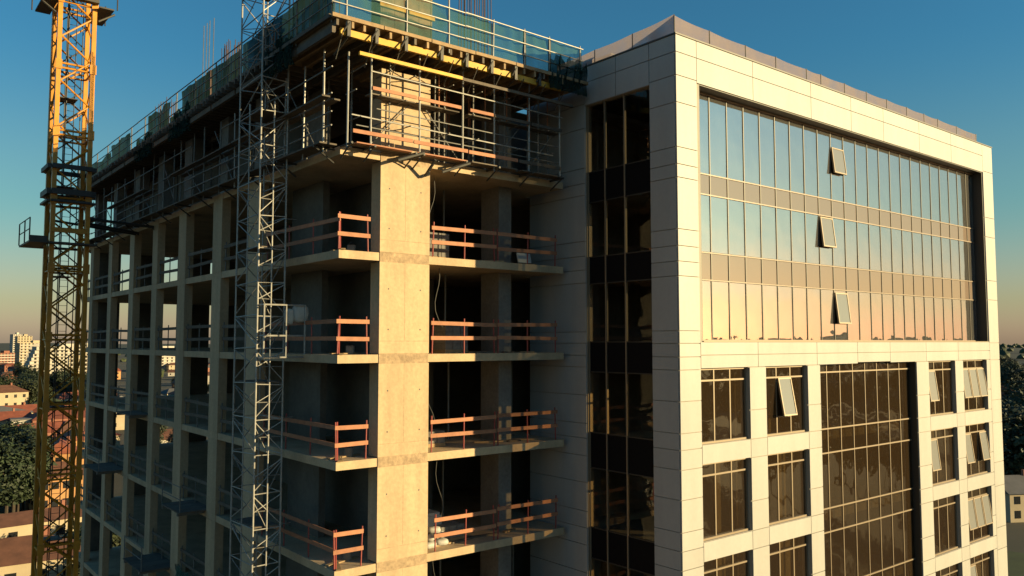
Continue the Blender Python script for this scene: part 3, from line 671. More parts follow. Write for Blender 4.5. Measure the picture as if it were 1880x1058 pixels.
# far end rails seen through the gaps
# things on the slabs
def sack(bx, by, bz, lab, sx=.5, sy=.35, sz=.22, rz=0.0, m='white_sheet', grp=None):
    mb = MB(); n, mrow = 10, 6
    for j in range(mrow+1):
        ph = math.pi*j/mrow
        for i in range(n):
            a = 2*math.pi*i/n; sup = lambda v: math.copysign(abs(v)**.6, v)
            mb.v.append((sup(math.cos(a))*sup(math.sin(ph))*sx/2, sup(math.sin(a))*sup(math.sin(ph))*sy/2, sup(math.cos(ph))*sz/2+sz/2+.02*noise.noise(Vector((i, j, bx*7)))))
    for j in range(mrow):
        for i in range(n): a = j*n; mb.f.append((a+i, a+n+i, a+n+(i+1) % n, a+(i+1) % n))
    me = bpy.data.meshes.new('sack'); me.from_pydata(mb.v, [], mb.f); me.materials.append(M[m]); me.update()
    for p in me.polygons: p.use_smooth = True
    return thing('sack', lab, 'sack', (bx, by, bz), rz, grp, mesh=me)
L4 = LV[4]
SN = ['bottom front left', 'bottom front right', 'bottom back left', 'bottom back right', 'second layer left', 'second layer right', 'topmost']
for i, (dx, dy, dz, rz_) in enumerate(((0, 0, 0, .1), (.55, .1, 0, -.2), (.1, .42, 0, .3), (.62, .5, 0, 0), (.1, .1, .21, .6), (.55, .35, .21, .1), (.3, .2, .42, -.3))):
    sack(3.75+dx, .55+dy, z(L4)+.003+dz, SN[i]+' pale cement sack of the pile right of the lit column', rz=rz_, grp='cement sacks piled on the fourth open floor')
t = thing('big_bag', 'tall grey bulk bag behind the cement sacks right of the lit column', 'bag', (4.3, 1.6, z(L4)))
MB().box(3.9, 4.75, 1.3, 2.1, z(L4)+.003, z(L4+.85)).build('bag_body', 'white_sheet', t); MB().box(3.95, 4.7, 1.35, 2.05, z(L4+.851), z(L4+.95)).build('bag_top', 'white_sheet', t)
t = thing('board_stack', 'pale board leaning by the rail at the right end of the topmost open floor', 'boards', (8.0, .7, z(LV[1])))
pbox('board', 'lamp_white', t, 7.75, 8.4, .75, .80, z(LV[1]+.12), z(LV[1]+.50), Matrix.Rotation(-.25, 4, 'X')); pbox('board', 'lamp_white', t, 7.78, 8.42, .6, .72, z(LV[1]+.003), z(LV[1]+.05))
for k in range(1, 5):
    for q in range(4):
        x = random.uniform(3.8, 8.6); y = random.uniform(.3, 1.0); l_ = random.uniform(.5, 1.6)
        t = thing('timber_offcut', '%s %s timber lying on the slab behind the rail, %s open floor' % ('short' if l_ < 1 else 'long', 'weathered grey' if q % 2 else 'pale brown', nth[k-1]), 'timber', (x, y, z(LV[k])), random.uniform(-.5, .5), 'loose timber on the %s open floor' % nth[k-1], mesh=boxmesh(l_, .12, .05, 'timber_grey' if q % 2 else 'timber'))
        t.location.z += .03
    for q in range(2):
        t = thing('corner_plank', 'pale planks lying across the open slab corner, %s open floor' % nth[k-1], 'plank', (.35+.35*q, .55+.3*q, z(LV[k])+.028), 1.2-.9*q, 'planks on the slab corner of the %s open floor' % nth[k-1], mesh=boxmesh(1.3, .16, .04, 'timber'))
    t = thing('bucket', 'small dark bucket on the slab left of the lit column, %s open floor' % nth[k-1], 'bucket', (.9, .9, z(LV[k])))
    MB().rod((.9, .9, z(LV[k])+.003), (.9, .9, z(LV[k]+.28)), .14, 12).build('bucket_body', 'galv_old', t); MB().rod((.77, .9, z(LV[k]+.28)), (.9, .9, z(LV[k]+.40)), .008, 4).rod((.9, .9, z(LV[k]+.40)), (1.03, .9, z(LV[k]+.28)), .008, 4).build('handle', 'crane_dark', t)

for k in range(0, 6):
    for (x, dz) in ((1.75, .8), (2.95, .8), (1.75, 2.1), (2.95, 2.1)):
        prod('tie_hole', 'joint_backing', ub, (x, -.037, z(LV[k+1]+dz)), (x, -.030, z(LV[k+1]+dz)), .028, 8)
    pbox('form_seam', 'joint_concrete', ub, 2.352, 2.362, -.0375, -.034, z(LV[k+1])+.45, z(LV[k]-TH)-.04)
rc = random.Random(21)
for k in range(1, 6):
    bz = z(LV[k])+.003
    for (x, y) in ((4.4, 2.6), (5.9, 3.1), (8.5, 2.4), (4.8, 6.5), (3.9, 4.6)):
        x += rc.uniform(-.3, .3); y += rc.uniform(-.3, .3)
        t = thing('shoring_prop', 'steel prop standing inside the right bay of the %s open floor' % nth[k-1], 'prop', (x, y, bz), group='props inside the %s open floor' % nth[k-1])
        prod('tube', 'galv_old', t, (x, y, bz), (x, y, z(LV[k-1]-TH)-.01), .04); pbox('base_plate', 'galv_old', t, x-.09, x+.09, y-.09, y+.09, bz, bz+.012)
    x, y = rc.uniform(4.2, 6.0), rc.uniform(1.0, 1.6)
    t = thing('block_pallet', 'pallet of masonry blocks inside the right bay, %s open floor' % nth[k-1], 'pallet', (x, y, bz))
    pbox('pallet_base', 'timber', t, x-.5, x+.5, y-.4, y+.4, bz, bz+.12)
    for q in range(rc.choice((2, 3, 4))):
        for w_ in range(3): pbox('block', 'concrete_dark', t, x-.48+.33*w_, x-.17+.33*w_, y-.38, y+.38, bz+.125+.21*q, bz+.325+.21*q)
    # cable hanging from the soffit
    x, y = 4.05+rc.uniform(-.2, .3), .9; top_ = z(LV[k-1]-TH)-.01
    pts = [(x+.35*math.sin(q*.7+k)*q/8, y, top_-q*.3) for q in range(8)]
    c_ = MB(); [c_.rod(a, b_, .009, 4) for a, b_ in zip(pts[:-1], pts[1:])]
    t = thing('hanging_cable', 'dark cable hanging from the ceiling right of the lit column, %s open floor' % nth[k-1], 'cable', pts[0]); c_.build('cable', 'crane_dark', t)
# loading platforms that stick out of the slabs on the left side
for (k, a, b_, o_, nm) in ((4, 11.4, 13.9, 1.1, 'just left of the scaffold tower'), (3, 20.4, 23.2, .8, 'in the middle of the left side'), (5, 15.9, 18.9, 1.3, 'low on the left side'), (4, 24.8, 28.2, 1.2, 'near the crane mast'), (5, 8.0, 10.1, .9, 'beside the scaffold tower foot')):
    t = thing('loading_platform', 'loading platform sticking out of the %s open floor %s' % (nth[k-1], nm), 'platform', (-o_/2, (a+b_)/2, z(LV[k])))
    for q in range(4): pbox('board', 'timber_grey', t, -o_, .3, a+(b_-a)*q/4+.01, a+(b_-a)*(q+1)/4-.01, z(LV[k])+.004+.008*(q % 2), z(LV[k])+.05+.008*(q % 2))
    for yy in (a+.2, b_-.3): pbox('beam', 'galv_old', t, -o_, -.03, yy, yy+.1, z(LV[k])-.12, z(LV[k]))
    for yy in (a+.05, b_-.05): prod('post', 'galv_old', t, (-o_+.05, yy, z(LV[k])), (-o_+.05, yy, z(LV[k]+1.1)), .022)
    prod('rail', 'galv_old', t, (-o_+.05, a+.05, z(LV[k]+1.05)), (-o_+.05, b_-.05, z(LV[k]+1.05)), .02); prod('rail', 'galv_old', t, (-o_+.05, a+.05, z(LV[k]+.55)), (-o_+.05, b_-.05, z(LV[k]+.55)), .02)
t = thing('green_sheet', 'dark green net sheet hanging over the slab edge low on the left side', 'net', (-.1, 12.5, z(-9.9)))
wavy_net((-.12, 11.2, 0), (-.12, 14.6, 0), -10.9, -9.8, 'net_dark', amp=.15, topv=.2, seed=31).build('sheet', 'net_green', t, smooth=True)
# ================================================================== SCAFFOLD TOWER
st = thing('scaffold_tower', 'slender galvanised scaffold tower rising past every floor in front of the left side', 'scaffold', (-.95, 3.85, 0))
X0, X1, X2 = -1.41, -.96, -.5; Y0, Y1, Y2 = 2.87, 3.85, 4.8
topz = z(14.5)
for (x, y) in ((X0, Y0), (X2, Y0), (X0, Y2), (X2, Y2)): prod('leg', 'galv', st, (x, y, 0), (x, y, topz), .031, 8)
for (x, y) in ((X1, Y0), (X0, Y1)): prod('leg', 'galv', st, (x, y, 0), (x, y, z(8.0)), .026, 8)
q = 1.0; i = 0
while q < topz-.2:
    jz = lambda: random.uniform(-.05, .05)
    prod('brace', 'galv', st, (X0, Y0, q), (X2, Y0, q+jz()), .019); prod('brace', 'galv', st, (X0, Y0, q+.05), (X0, Y2, q+jz()), .019)
    prod('brace', 'galv', st, (X2, Y0, q), (X2, Y2, q), .017); prod('brace', 'galv', st, (X0, Y2, q), (X2, Y2, q), .017)
    if i % 2 == 0: prod('brace', 'galv', st, (X0, Y0, q+1.05), (X2, Y0, q+.1), .017)
    else: prod('brace', 'galv', st, (X0, Y0, q+.1), (X2, Y0, q+1.0), .017)
    if i % 3: prod('brace', 'galv', st, (X0, Y0, q+1.0), (X0, Y2, q+.1), .017)
    else: prod('brace', 'galv', st, (X0, Y0, q+.1), (X0, Y2, q+1.0), .017)
    if i % 2: prod('brace', 'galv', st, (X2, Y2, q+.1), (X0, Y2, q+1.0), .02); prod('brace', 'galv', st, (X2, Y2, q+.1), (X2, Y0, q+1.1), .02)
    prod('diagonal', 'galv_old', st, (X1, Y0+.02, q), (X2 if i % 2 else X0, Y0+.02, q+.9), .017); prod('diagonal', 'galv_old', st, (X0+.02, Y1, q+.5), (X0+.02, Y2 if i % 2 else Y0, q+1.1), .017)
    prod('brace', 'galv_old', st, (X0, Y0+.03, q+.57), (X2, Y0+.03, q+.55), .017)
    if i % 4 == 2: pbox('deck_board', 'timber_grey', st, X0+.05, X2-.05, Y0+.1, Y2-.2, q+.03, q+.07)
    if i % 3 == 1:
        prod('wall_tie', 'galv_old', st, (X2, Y0+.3, q), (0, Y0+.3, q+.02), .02)
    prod('diagonal', 'galv', st, (X2, Y0, q+1.05), (X0, Y0, q+.55), .016); prod('diagonal', 'galv_old', st, (X0, Y0, q+.55), (X0, Y2, q+1.1), .016)
    q += 1.14+random.uniform(-.1, .1); i += 1
hc = thing('hoist_cage', 'wire hoist cage with pale wrapped load beside the scaffold tower', 'hoist cage', (-.2, 2.7, z(-.3)))
for zz in (-.5, .2, 1.2):
    prod('frame_tube', 'galv', hc, (-1.35, 2.45, z(zz)), (.05, 2.45, z(zz)), .03); prod('frame_tube', 'galv', hc, (.05, 2.45, z(zz)), (.05, 2.8, z(zz)), .03); prod('frame_tube', 'galv', hc, (-1.35, 2.45, z(zz)), (-1.35, 2.8, z(zz)), .03)
for x in (-1.35, -.6, .05): prod('frame_tube', 'galv', hc, (x, 2.45, z(-.5)), (x, 2.45, z(1.2)), .03)
sack(-.05, 2.62, z(.62), 'pale wrapped bundle hanging on the side of the hoist cage', .55, .35, .62)
sack(-.42, 2.66, z(.55), 'narrow white wrapped bundle between the cage and scaffold leg', .28, .3, .55)

# ================================================================== TOWER CRANE
cr = thing('tower_crane', 'yellow lattice tower crane mast with work platforms at the left edge', 'crane', (-3.9, 19.9, 0))
CX0, CX1, CY0, CY1 = -4.68, -3.24, 19.1, 20.54
ctop = z(18.5)
for (x, y) in ((CX0, CY0), (CX1, CY0), (CX0, CY1), (CX1, CY1)):
    pbox('chord', 'crane', cr, x-.095, x+.095, y-.095, y+.095, 0, ctop)
nsec = int(ctop/1.05)
for i in range(nsec):
    a = i*1.05; b_ = a+1.05; fl = i % 2
    r_ = .042
    def zig(pa, pb): prod('brace', 'crane', cr, (*pa, a if not fl else b_), (*pb, b_ if not fl else a), r_)
    zig((CX0+.1, CY0), (CX1-.1, CY0)); zig((CX0+.1, CY1), (CX1-.1, CY1)); zig((CX0, CY0+.1), (CX0, CY1-.1)); zig((CX1, CY0+.1), (CX1, CY1-.1))
for i in range(int(ctop/3.15)+1):
    q = i*3.15+.6
    for dz in (0, .22):
        prod('cross_member', 'crane', cr, (CX0, CY0, q+dz), (CX1, CY0, q+dz), .05); prod('cross_member', 'crane', cr, (CX0, CY1, q+dz), (CX1, CY1, q+dz), .05)
    prod('cross_member', 'crane', cr, (CX0, CY0, q), (CX0, CY1, q), .05); prod('cross_member', 'crane', cr, (CX1, CY0, q), (CX1, CY1, q), .05)
    pbox('splice_plate', 'crane', cr, CX0-.14, CX0+.14, CY0-.14, CY0-.09, q-.1, q+.35); pbox('splice_plate', 'crane', cr, CX1-.14, CX1+.14, CY0-.14, CY0-.09, q-.1, q+.35)
for i in range(0, nsec):
    a = i*1.05; b_ = a+1.05; fl = (i+1) % 2
    for (pa, pb) in (((CX0+.1, CY1-.08), (CX1-.1, CY1-.08)), ((CX0+.08, CY0+.1), (CX0+.08, CY1-.1))):
        prod('counter_brace', 'crane_dark', cr, (*pa, a if not fl else b_), (*pb, b_ if not fl else a), .03)
for (cx_, cy_) in ((-4.3, 19.7), (-4.22, 19.75), (-3.5, 20.4)): prod('cable', 'crane_dark', cr, (cx_, cy_, z(-14)), (cx_+.05, cy_, ctop), .025)
lad = MB(); lx, ly = -3.95, 20.2
lad.rod((lx-.18, ly, 0), (lx-.18, ly, ctop), .022, 5); lad.rod((lx+.18, ly, 0), (lx+.18, ly, ctop), .022, 5)
q = z(-13)
while q < ctop: lad.rod((lx-.18, ly, q), (lx+.18, ly, q), .014, 4); q += .3
lad.build('ladder', 'crane_dark', cr)
for zz in (z(-9), z(-3), z(3.0), z(7.2), z(11.4)): pbox('rest_platform', 'crane_dark', cr, CX0+.15, CX1-.5, CY0+.4, CY1-.1, zz, zz+.04)
# collar frames, ties and the side platform
for zz, hgt in ((7.95, .2), (6.75, .26), (6.4, .1)):
    pbox('collar', 'crane_dark', cr, CX0-.12, CX1+.12, CY0-.30, CY0-.13, z(zz), z(zz+hgt)); pbox('collar', 'crane_dark', cr, CX0-.12, CX1+.12, CY1+.13, CY1+.3, z(zz), z(zz+hgt))
    pbox('collar', 'crane_dark', cr, CX0-.3, CX0-.13, CY0-.13, CY1+.13, z(zz), z(zz+hgt)); pbox('collar', 'crane_dark', cr, CX1+.13, CX1+.3, CY0-.13, CY1+.13, z(zz), z(zz+hgt))
for zz in (5.75,):
    prod('tie_bar', 'crane_dark', cr, (CX1, CY0, z(zz)), (0, CY0+1.0, z(zz)), .07); prod('tie_bar', 'crane_dark', cr, (CX1, CY1, z(zz)), (0, CY1+2.5, z(zz)), .07); prod('tie_bar', 'crane_dark', cr, (CX0, CY1, z(zz)), (0, CY0+4.5, z(zz)), .06)
pbox('collar', 'crane', cr, CX0-.05, CX1+.05, CY0-.2, CY0-.12, z(5.0), z(5.22))
for (x0, x1, y0, y1) in ((CX0-1.0, CX1+.3, CY0-.75, CY0-.25), (CX0-1.0, CX0-.2, CY0-.24, CY1+.7), (CX0-.19, CX1+.3, CY1+.25, CY1+.7)):
    pbox('work_platform', 'crane_dark', cr, x0, x1, y0, y1, z(4.42), z(4.50))
pbox('platform_skirt', 'crane_dark', cr, CX0-1.0, CX0-.3, CY0-.78, CY0-.76, z(4.42), z(4.72))
pf = MB()
for (x, y) in ((CX0-1.0, CY0-.75), (CX0-1.0, CY0+.6), (CX0-1.0, CY1+.7)): pf.rod((x, y, z(4.5)), (x, y, z(5.5)), .028)
for zz in (5.0, 5.5): pf.rod((CX0-1.0, CY0-.75, z(zz)), (CX0-1.0, CY1+.7, z(zz)), .025)
pf.build('platform_rail', 'crane_dark', cr)
for (x0, x1) in ((CX0-.75, CX0-.12), (CX1+.12, CX1+.75)): pbox('cab_platform', 'crane_dark', cr, x0, x1, CY0-.5, CY1+.5, z(15.75), z(15.82)); 
for s_ in (-1, 1):
    cx = (CX0+CX1)/2
    prod('platform_strut', 'crane_dark', cr, (cx+s_*.9, CY0, z(15.25)), (cx+s_*1.6, CY0, z(15.75)), .05); prod('platform_strut', 'crane_dark', cr, (cx+s_*1.6, CY0-.5, z(15.8)), (cx+s_*1.6, CY0-.5, z(16.8)), .03); prod('platform_strut', 'crane_dark', cr, (cx+s_*1.6, CY1+.5, z(15.8)), (cx+s_*1.6, CY1+.5, z(16.8)), .03)
pbox('cab_platform', 'crane_dark', cr, CX0-.1, CX1+.1, CY0-.5, CY0-.14, z(15.95), z(16.1))
pbox('slewing_base', 'crane_dark', cr, CX0-.3, CX1+.3, CY0-.3, CY1+.3, ctop, ctop+.6)
pbox('mast_base', 'concrete_dark', cr, CX0-1.2, CX1+1.2, CY0-1.2, CY1+1.2, 0, .5)

# ================================================================== TOWN
_hc = {}
def house(px, d, w_, l_, h_, rz, wall, roof, label, style='hip', rise=2.2, nwin=5, floors=2, grp=None, cat='house'):
    x, y = ground_spot(px, d)
    t_ = thing('house' if cat == 'house' else 'building', label, cat, (x, y, 0), rz, grp)
    def loc(b, nm, m, par=t_):
        me = bpy.data.meshes.new(nm); me.from_pydata(b.v, [], b.f); me.materials.append(M[m]); me.update()
        return link(bpy.data.objects.new(nm, me), par, WM[t_.name].copy())
    loc(MB().box(-w_/2, w_/2, -l_/2, l_/2, 0, h_), 'wall', wall)
    e = .5; a, b_ = w_/2+e, l_/2+e; r = MB(); zz = h_+.02
    if style == 'flat':
        r.box(-w_/2-.15, w_/2+.15, -l_/2-.15, l_/2+.15, zz, zz+.5)
    else:
        ridge = (a-b_*.9 if style == 'hip' else a) if a > b_ else 0
        ry = 0 if a > b_ else (b_-a*.9 if style == 'hip' else b_)
        if a > b_: r.v = [(-a, -b_, zz), (a, -b_, zz), (a, b_, zz), (-a, b_, zz), (-ridge, 0, zz+rise), (ridge, 0, zz+rise)]; r.f = [(0, 1, 5, 4), (2, 3, 4, 5), (1, 2, 5), (3, 0, 4), (0, 3, 2, 1)]
        else: r.v = [(-a, -b_, zz), (a, -b_, zz), (a, b_, zz), (-a, b_, zz), (0, -ry, zz+rise), (0, ry, zz+rise)]; r.f = [(0, 1, 4), (1, 2, 5, 4), (2, 3, 5), (3, 0, 4, 5), (0, 3, 2, 1)]
    ro = loc(r, 'roof', roof)
    if style != 'flat':
        c = MB().box(w_*.18, w_*.18+.6, -.3, .3, zz+rise*.5, zz+rise+.9); loc(c, 'chimney', 'brick_red', ro)
    fh = h_/floors
    for f in range(floors):
        for i in range(nwin):
            wx = -w_/2+w_*(i+.5)/nwin
            k_ = boxmesh(1.1, .08, 1.35, 'town_glass')
            o = bpy.data.objects.new('window', k_); link(o, t_, WM[t_.name] @ Matrix.Translation((wx, -l_/2-.03, f*fh+fh*.55)))
        ns = max(2, int(nwin*l_/w_))
        for i in range(ns):
            wy = -l_/2+l_*(i+.5)/ns
            o = bpy.data.objects.new('window', boxmesh(.08, 1.1, 1.35, 'town_glass')); link(o, t_, WM[t_.name] @ Matrix.Translation((-w_/2-.03, wy, f*fh+fh*.55)))
    return t_
D = math.radians
house(58, 97, 11.5, 8, 7.2, D(-3), 'stucco_cream', 'roof_brown', 'nearest cream house with a brown hipped roof at the bottom left', rise=2.2, nwin=4)
house(50, 118, 30, 6, 6.6, D(7), 'stucco_cream', 'roof_brown', 'long cream building with a low brown roof behind the nearest house', style='gable', rise=1.3, nwin=10)
house(10, 352, 17, 10, 10.5, D(12), 'stucco_cream', 'roof_brown', 'cream three storey house with a brown roof at the left edge', rise=3, nwin=5, floors=3)
house(152, 205, 7, 8, 8, D(6), 'stucco_orange', 'roof_red', 'orange lit house between the crane mast and unfinished building', style='gable', rise=2.2, nwin=3, floors=3)
house(118, 192, 8, 8, 6.5, D(-12), 'stucco_orange', 'roof_red', 'orange gabled house seen through the crane mast', style='gable', rise=2.6, nwin=3)
house(126, 275, 22, 12, 7, D(5), 'brick_red', 'roof_red', 'wide red roofed building seen through the crane mast', rise=3, nwin=6)
house(62, 268, 11, 9, 7, D(-4), 'stucco_white', 'roof_grey', 'white house with a grey flat roof among dark trees left', style='flat', nwin=4)
house(40, 300, 16, 9, 5, D(16), 'stucco_cream', 'roof_red', 'low cream house with red roof beside the white flat roofed one', rise=2.5)
house(122, 160, 9, 8, 6.5, D(4), 'stucco_orange', 'roof_brown', 'low orange house with brown roof behind the crane foot', rise=2.4)
house(1851, 152, 9, 8, 5, D(-30), 'stucco_cream', 'roof_grey', 'small house with a lit gable at the right edge below', style='gable', rise=2.6, nwin=3)
house(1868, 400, 12, 9, 6, D(-20), 'stucco_orange', 'roof_red', 'orange lit house among dark trees at right edge', style='gable', rise=3, nwin=3)
house(1872, 300, 9, 8, 5, D(-15), 'stucco_white', 'roof_grey', 'small white roofed house among dark trees at right edge', style='gable', rise=2, nwin=3)
house(1850, 610, 11, 9, 8, D(-15), 'stucco_orange', 'roof_red', 'far brick house peeping over the trees at right edge', style='gable', rise=2, nwin=3)
# big apartment block with balconies
def block(px, d, w_, l_, fl, rz, wall, label, step=0, bays=14, fh=3.1, balc=True):
    x, y = ground_spot(px, d); t_ = thing('apartment_building', label, 'building', (x, y, 0), rz)
    for f in range(fl):
        c = step*max(0, f-fl*.35)
        x0 = -w_/2 + c
        pbx = boxmesh(w_/2-x0, l_, fh-.02, wall); link(bpy.data.objects.new('wall', pbx), t_, WM[t_.name] @ Matrix.Translation(((x0+w_/2)/2, 0, fh*(f+.5))))
        if balc: link(bpy.data.objects.new('balcony', boxmesh(w_/2-x0+.6, 1.3, 1.0, 'stucco_white')), t_, WM[t_.name] @ Matrix.Translation(((x0+w_/2)/2, -l_/2-.66, fh*f+.5)))
        for i in range(bays):
            wx = -w_/2+w_*(i+.5)/bays
            if wx < x0+.8: continue
            link(bpy.data.objects.new('window', boxmesh(1.7, .1, 1.6, 'town_glass')), t_, WM[t_.name] @ Matrix.Translation((wx, -l_/2-.04, fh*f+1.9)))
        ns = max(2, int(l_/4.5))
        for i in range(ns): link(bpy.data.objects.new('window', boxmesh(.1, 1.5, 1.5, 'town_glass')), t_, WM[t_.name] @ Matrix.Translation((x0-.04, -l_/2+l_*(i+.5)/ns, fh*f+1.8)))
    link(bpy.data.objects.new('roof_room', boxmesh(w_*.25, l_*.5, 2.6, wall)), t_, WM[t_.name] @ Matrix.Translation((w_*.1, 0, fh*fl+1.32)))
    return t_
block(112, 730, 52, 16, 9, D(4), 'stucco_white', 'broad pale apartment block with balconies seen through the crane mast', step=1.2, bays=15)
block(66, 790, 16, 16, 9, D(-14), 'stucco_white', 'pale stepped apartment block left of the crane mast', step=1.0, bays=5)
block(62, 905, 30, 14, 10, D(10), 'stucco_cream', 'cream apartment block behind the stepped one left of the mast', bays=8)
block(45, 1150, 18, 16, 13, D(4), 'stucco_cream', 'tall cream block on the skyline left of the crane', bays=5, balc=False)
block(31, 1220, 12, 14, 14, D(10), 'stucco_white', 'narrow grey tower block on the skyline farthest left', bays=4, balc=False)
block(8, 1000, 26, 16, 6, D(20), 'brick_red', 'low red block at the left edge below the skyline', bays=7)
block(150, 640, 16, 14, 7, D(-6), 'stucco_cream', 'cream block between the crane mast and unfinished building', bays=5)
block(155, 1250, 60, 16, 9, D(-6), 'stucco_white', 'long low pale block on the horizon behind the mast', bays=12, balc=False)
block(300, 900, 50, 16, 8, D(6), 'stucco_white', 'pale apartment block glimpsed through the open floors', bays=10)
# buildings behind the camera that the mirrored glass reflects
for i, (ang, dist, w_, fl) in enumerate(((-29, 620, 14, 12), (-37, 700, 10, 12), (-22, 740, 18, 11), (-44, 800, 16, 12), (-33, 860, 24, 12), (-16, 660, 14, 12), (-25, 920, 16, 13))):
    x, y = math.cos(D(ang))*dist, math.sin(D(ang))*dist
    t_ = thing('apartment_building', 'pale apartment block reflected low in the mirrored curtain wall', 'building', (x, y, 0), D(ang+90), 'blocks reflected in the glass')
    link(bpy.data.objects.new('wall', boxmesh(w_, 14, fl*3.1, 'stucco_cream')), t_, WM[t_.name] @ Matrix.Translation((0, 0, fl*1.55)))
    for f in range(fl):
        link(bpy.data.objects.new('window_band', boxmesh(w_*.9, .2, 1.4, 'town_glass')), t_, WM[t_.name] @ Matrix.Translation((0, 7.05, f*3.1+1.9)))
# small town houses in the middle distance
rr = random.Random(11)
walls = ['stucco_cream', 'stucco_white', 'stucco_orange', 'brick_red']; roofs = ['roof_red', 'roof_brown', 'roof_grey', 'roof_red']
NW = {'stucco_cream': 'cream', 'stucco_white': 'white', 'stucco_orange': 'orange', 'brick_red': 'red brick', 'roof_red': 'red', 'roof_brown': 'brown', 'roof_grey': 'grey'}
def small(px, d, lab, grp, styles=('hip', 'gable')):
    a, b_, st_, fl_ = rr.choice(walls), rr.choice(roofs), rr.choice(styles), rr.choice((1, 2, 2))
    house(px, d, rr.uniform(9, 16), rr.uniform(8, 11), 3.4*fl_, rr.uniform(-.5, .5), a, b_, '%s %s house with %s %s roof %s' % (NW[a], 'low' if fl_ == 1 else 'two storey', NW[b_], 'hipped' if st_ == 'hip' else 'pitched', lab), style=st_, rise=2.6, nwin=3, floors=fl_, grp=grp)
for (px, d) in ((84, 232), (140, 238), (14, 268), (75, 325), (98, 300), (150, 310), (34, 395), (118, 390), (60, 430), (150, 430), (92, 470)):
    small(px, d, 'in the town behind the crane mast', 'houses of the town behind the crane mast')
for i in range(46):
    px, d = rr.uniform(-60, 420), rr.uniform(230, 950)
    if px < 30 and d < 300: px += 60
    small(px, d, 'in the distant town on the left', 'small houses of the distant town')
for i in range(10):
    px, d = rr.uniform(1840, 2050), rr.uniform(250, 800)
    small(px, d, 'among dark trees right of the office', 'small houses among the trees on the right', ('gable',))
# ------------------------------------------------------------------ trees
def crown_mesh(seed, R, Hc, m, n=3200, leaf=.30):
    rd = random.Random(seed); mb = MB()
    lobes = [(Vector((rd.uniform(-.5, .5)*R, rd.uniform(-.5, .5)*R, rd.uniform(.15, .85)*Hc)), rd.uniform(.35, .6)*R) for _ in range(11)]
    for i in range(n):
        c, r = rd.choice(lobes); v = Vector((rd.gauss(0, 1), rd.gauss(0, 1), rd.gauss(0, 1))).normalized(); p = c+v*r*rd.uniform(.7, 1.08)
        p.z = max(p.z, 0)
        a = Vector((rd.gauss(0, 1), rd.gauss(0, 1), rd.gauss(0, .6))).normalized()*leaf*rd.uniform(.6, 1.4); b_ = a.cross(v+Vector((.1, .2, .3))).normalized()*leaf*rd.uniform(.5, 1.1)
        mb.poly([p-a, p-b_, p+a, p+b_])
    me = bpy.data.meshes.new('crown'); me.from_pydata(mb.v, [], mb.f); me.materials.append(M[m]); me.update(); return me
def trunk_mesh(seed, h_):
    rd = random.Random(seed); mb = MB()
    def taper(p, q, r0, r1, n=7):
        p = Vector(p); q = Vector(q); d_ = (q-p).normalized(); a = d_.orthogonal().normalized(); c = d_.cross(a); b = len(mb.v)
        for e, r in ((p, r0), (q, r1)):
            for i in range(n): t_ = 2*math.pi*i/n; mb.v.append(tuple(e+(a*math.cos(t_)+c*math.sin(t_))*r))
        for i in range(n): mb.f.append((b+i, b+(i+1) % n, b+n+(i+1) % n, b+n+i))
    taper((0, 0, 0), (.1, 0, h_*.45), .32, .22); taper((.1, 0, h_*.45), (0, .2, h_*.85), .22, .08)
    for i in range(5):
        a = rd.uniform(0, 6.28); taper((.05, 0, h_*(.35+.08*i)), (math.cos(a)*h_*.25, math.sin(a)*h_*.25, h_*(.6+.07*i)), .12, .04, 5)
    me = bpy.data.meshes.new('trunk'); me.from_pydata(mb.v, [], mb.f); me.materials.append(M['bark']); me.update(); return me
kinds = [(crown_mesh(1, 5.2, 9.5, 'leaf_a'), trunk_mesh(1, 11)), (crown_mesh(2, 4.6, 8, 'leaf_b'), trunk_mesh(2, 9.5)), (crown_mesh(3, 5.6, 8.6, 'leaf_a'), trunk_mesh(3, 10)), (crown_mesh(4, 4.0, 7, 'leaf_c'), trunk_mesh(4, 8.5))]
KW = ['dark spreading', 'olive green', 'broad dark', 'yellowish green']
def tree(x, y, k, s_, label, grp):
    label = ('small ' if s_ < .85 else 'medium ' if s_ < 1.1 else 'tall ' if s_ < 1.35 else 'very tall ')+KW[k]+' '+label
    t_ = thing('tree', label, 'tree', (x, y, 0), random.uniform(0, 6.28), grp); cmesh, tm = kinds[k]
    link(bpy.data.objects.new('trunk', tm), t_, WM[t_.name] @ Matrix.Scale(s_, 4)); link(bpy.data.objects.new('crown', cmesh), t_, WM[t_.name] @ Matrix.Translation((0, 0, 2.6*s_)) @ Matrix.Scale(s_, 4))
rt = random.Random(5)
for i in range(20):
    x, y = ground_spot(rt.uniform(-30, 66), rt.uniform(150, 185)); tree(x, y, rt.choice((0, 0, 2, 1)), rt.uniform(.8, 1.25), 'tree in the grove above the long brown roof', 'trees of the grove at lower left')
for i in range(34):
    x, y = ground_spot(rt.uniform(-60, 190), rt.uniform(340, 480)); tree(x, y, rt.choice((0, 1, 2)), rt.uniform(1.0, 1.5), 'tree in the belt below the pale apartment blocks', 'trees below the apartment blocks')
for i in range(44):
    x, y = ground_spot(rt.uniform(-80, 420), rt.uniform(215, 1000)); tree(x, y, rt.choice((0, 1, 2, 3)), rt.uniform(.6, 1.1), 'tree between the houses of the town on the left', 'trees between the town houses')
for i in range(60):
    x, y = ground_spot(rt.uniform(1835, 2080), rt.uniform(140, 700)); tree(x, y, rt.choice((0, 0, 2)), rt.uniform(1.1, 1.7), 'tree right of the office building', 'dark trees right of the office')
for i in range(14):
    x, y = ground_spot(rt.uniform(150, 215), rt.uniform(80, 120)); tree(x, y, rt.choice((1, 3)), rt.uniform(.5, .8), 'leafy tree at the foot of the unfinished building', 'small trees beside the building foot')
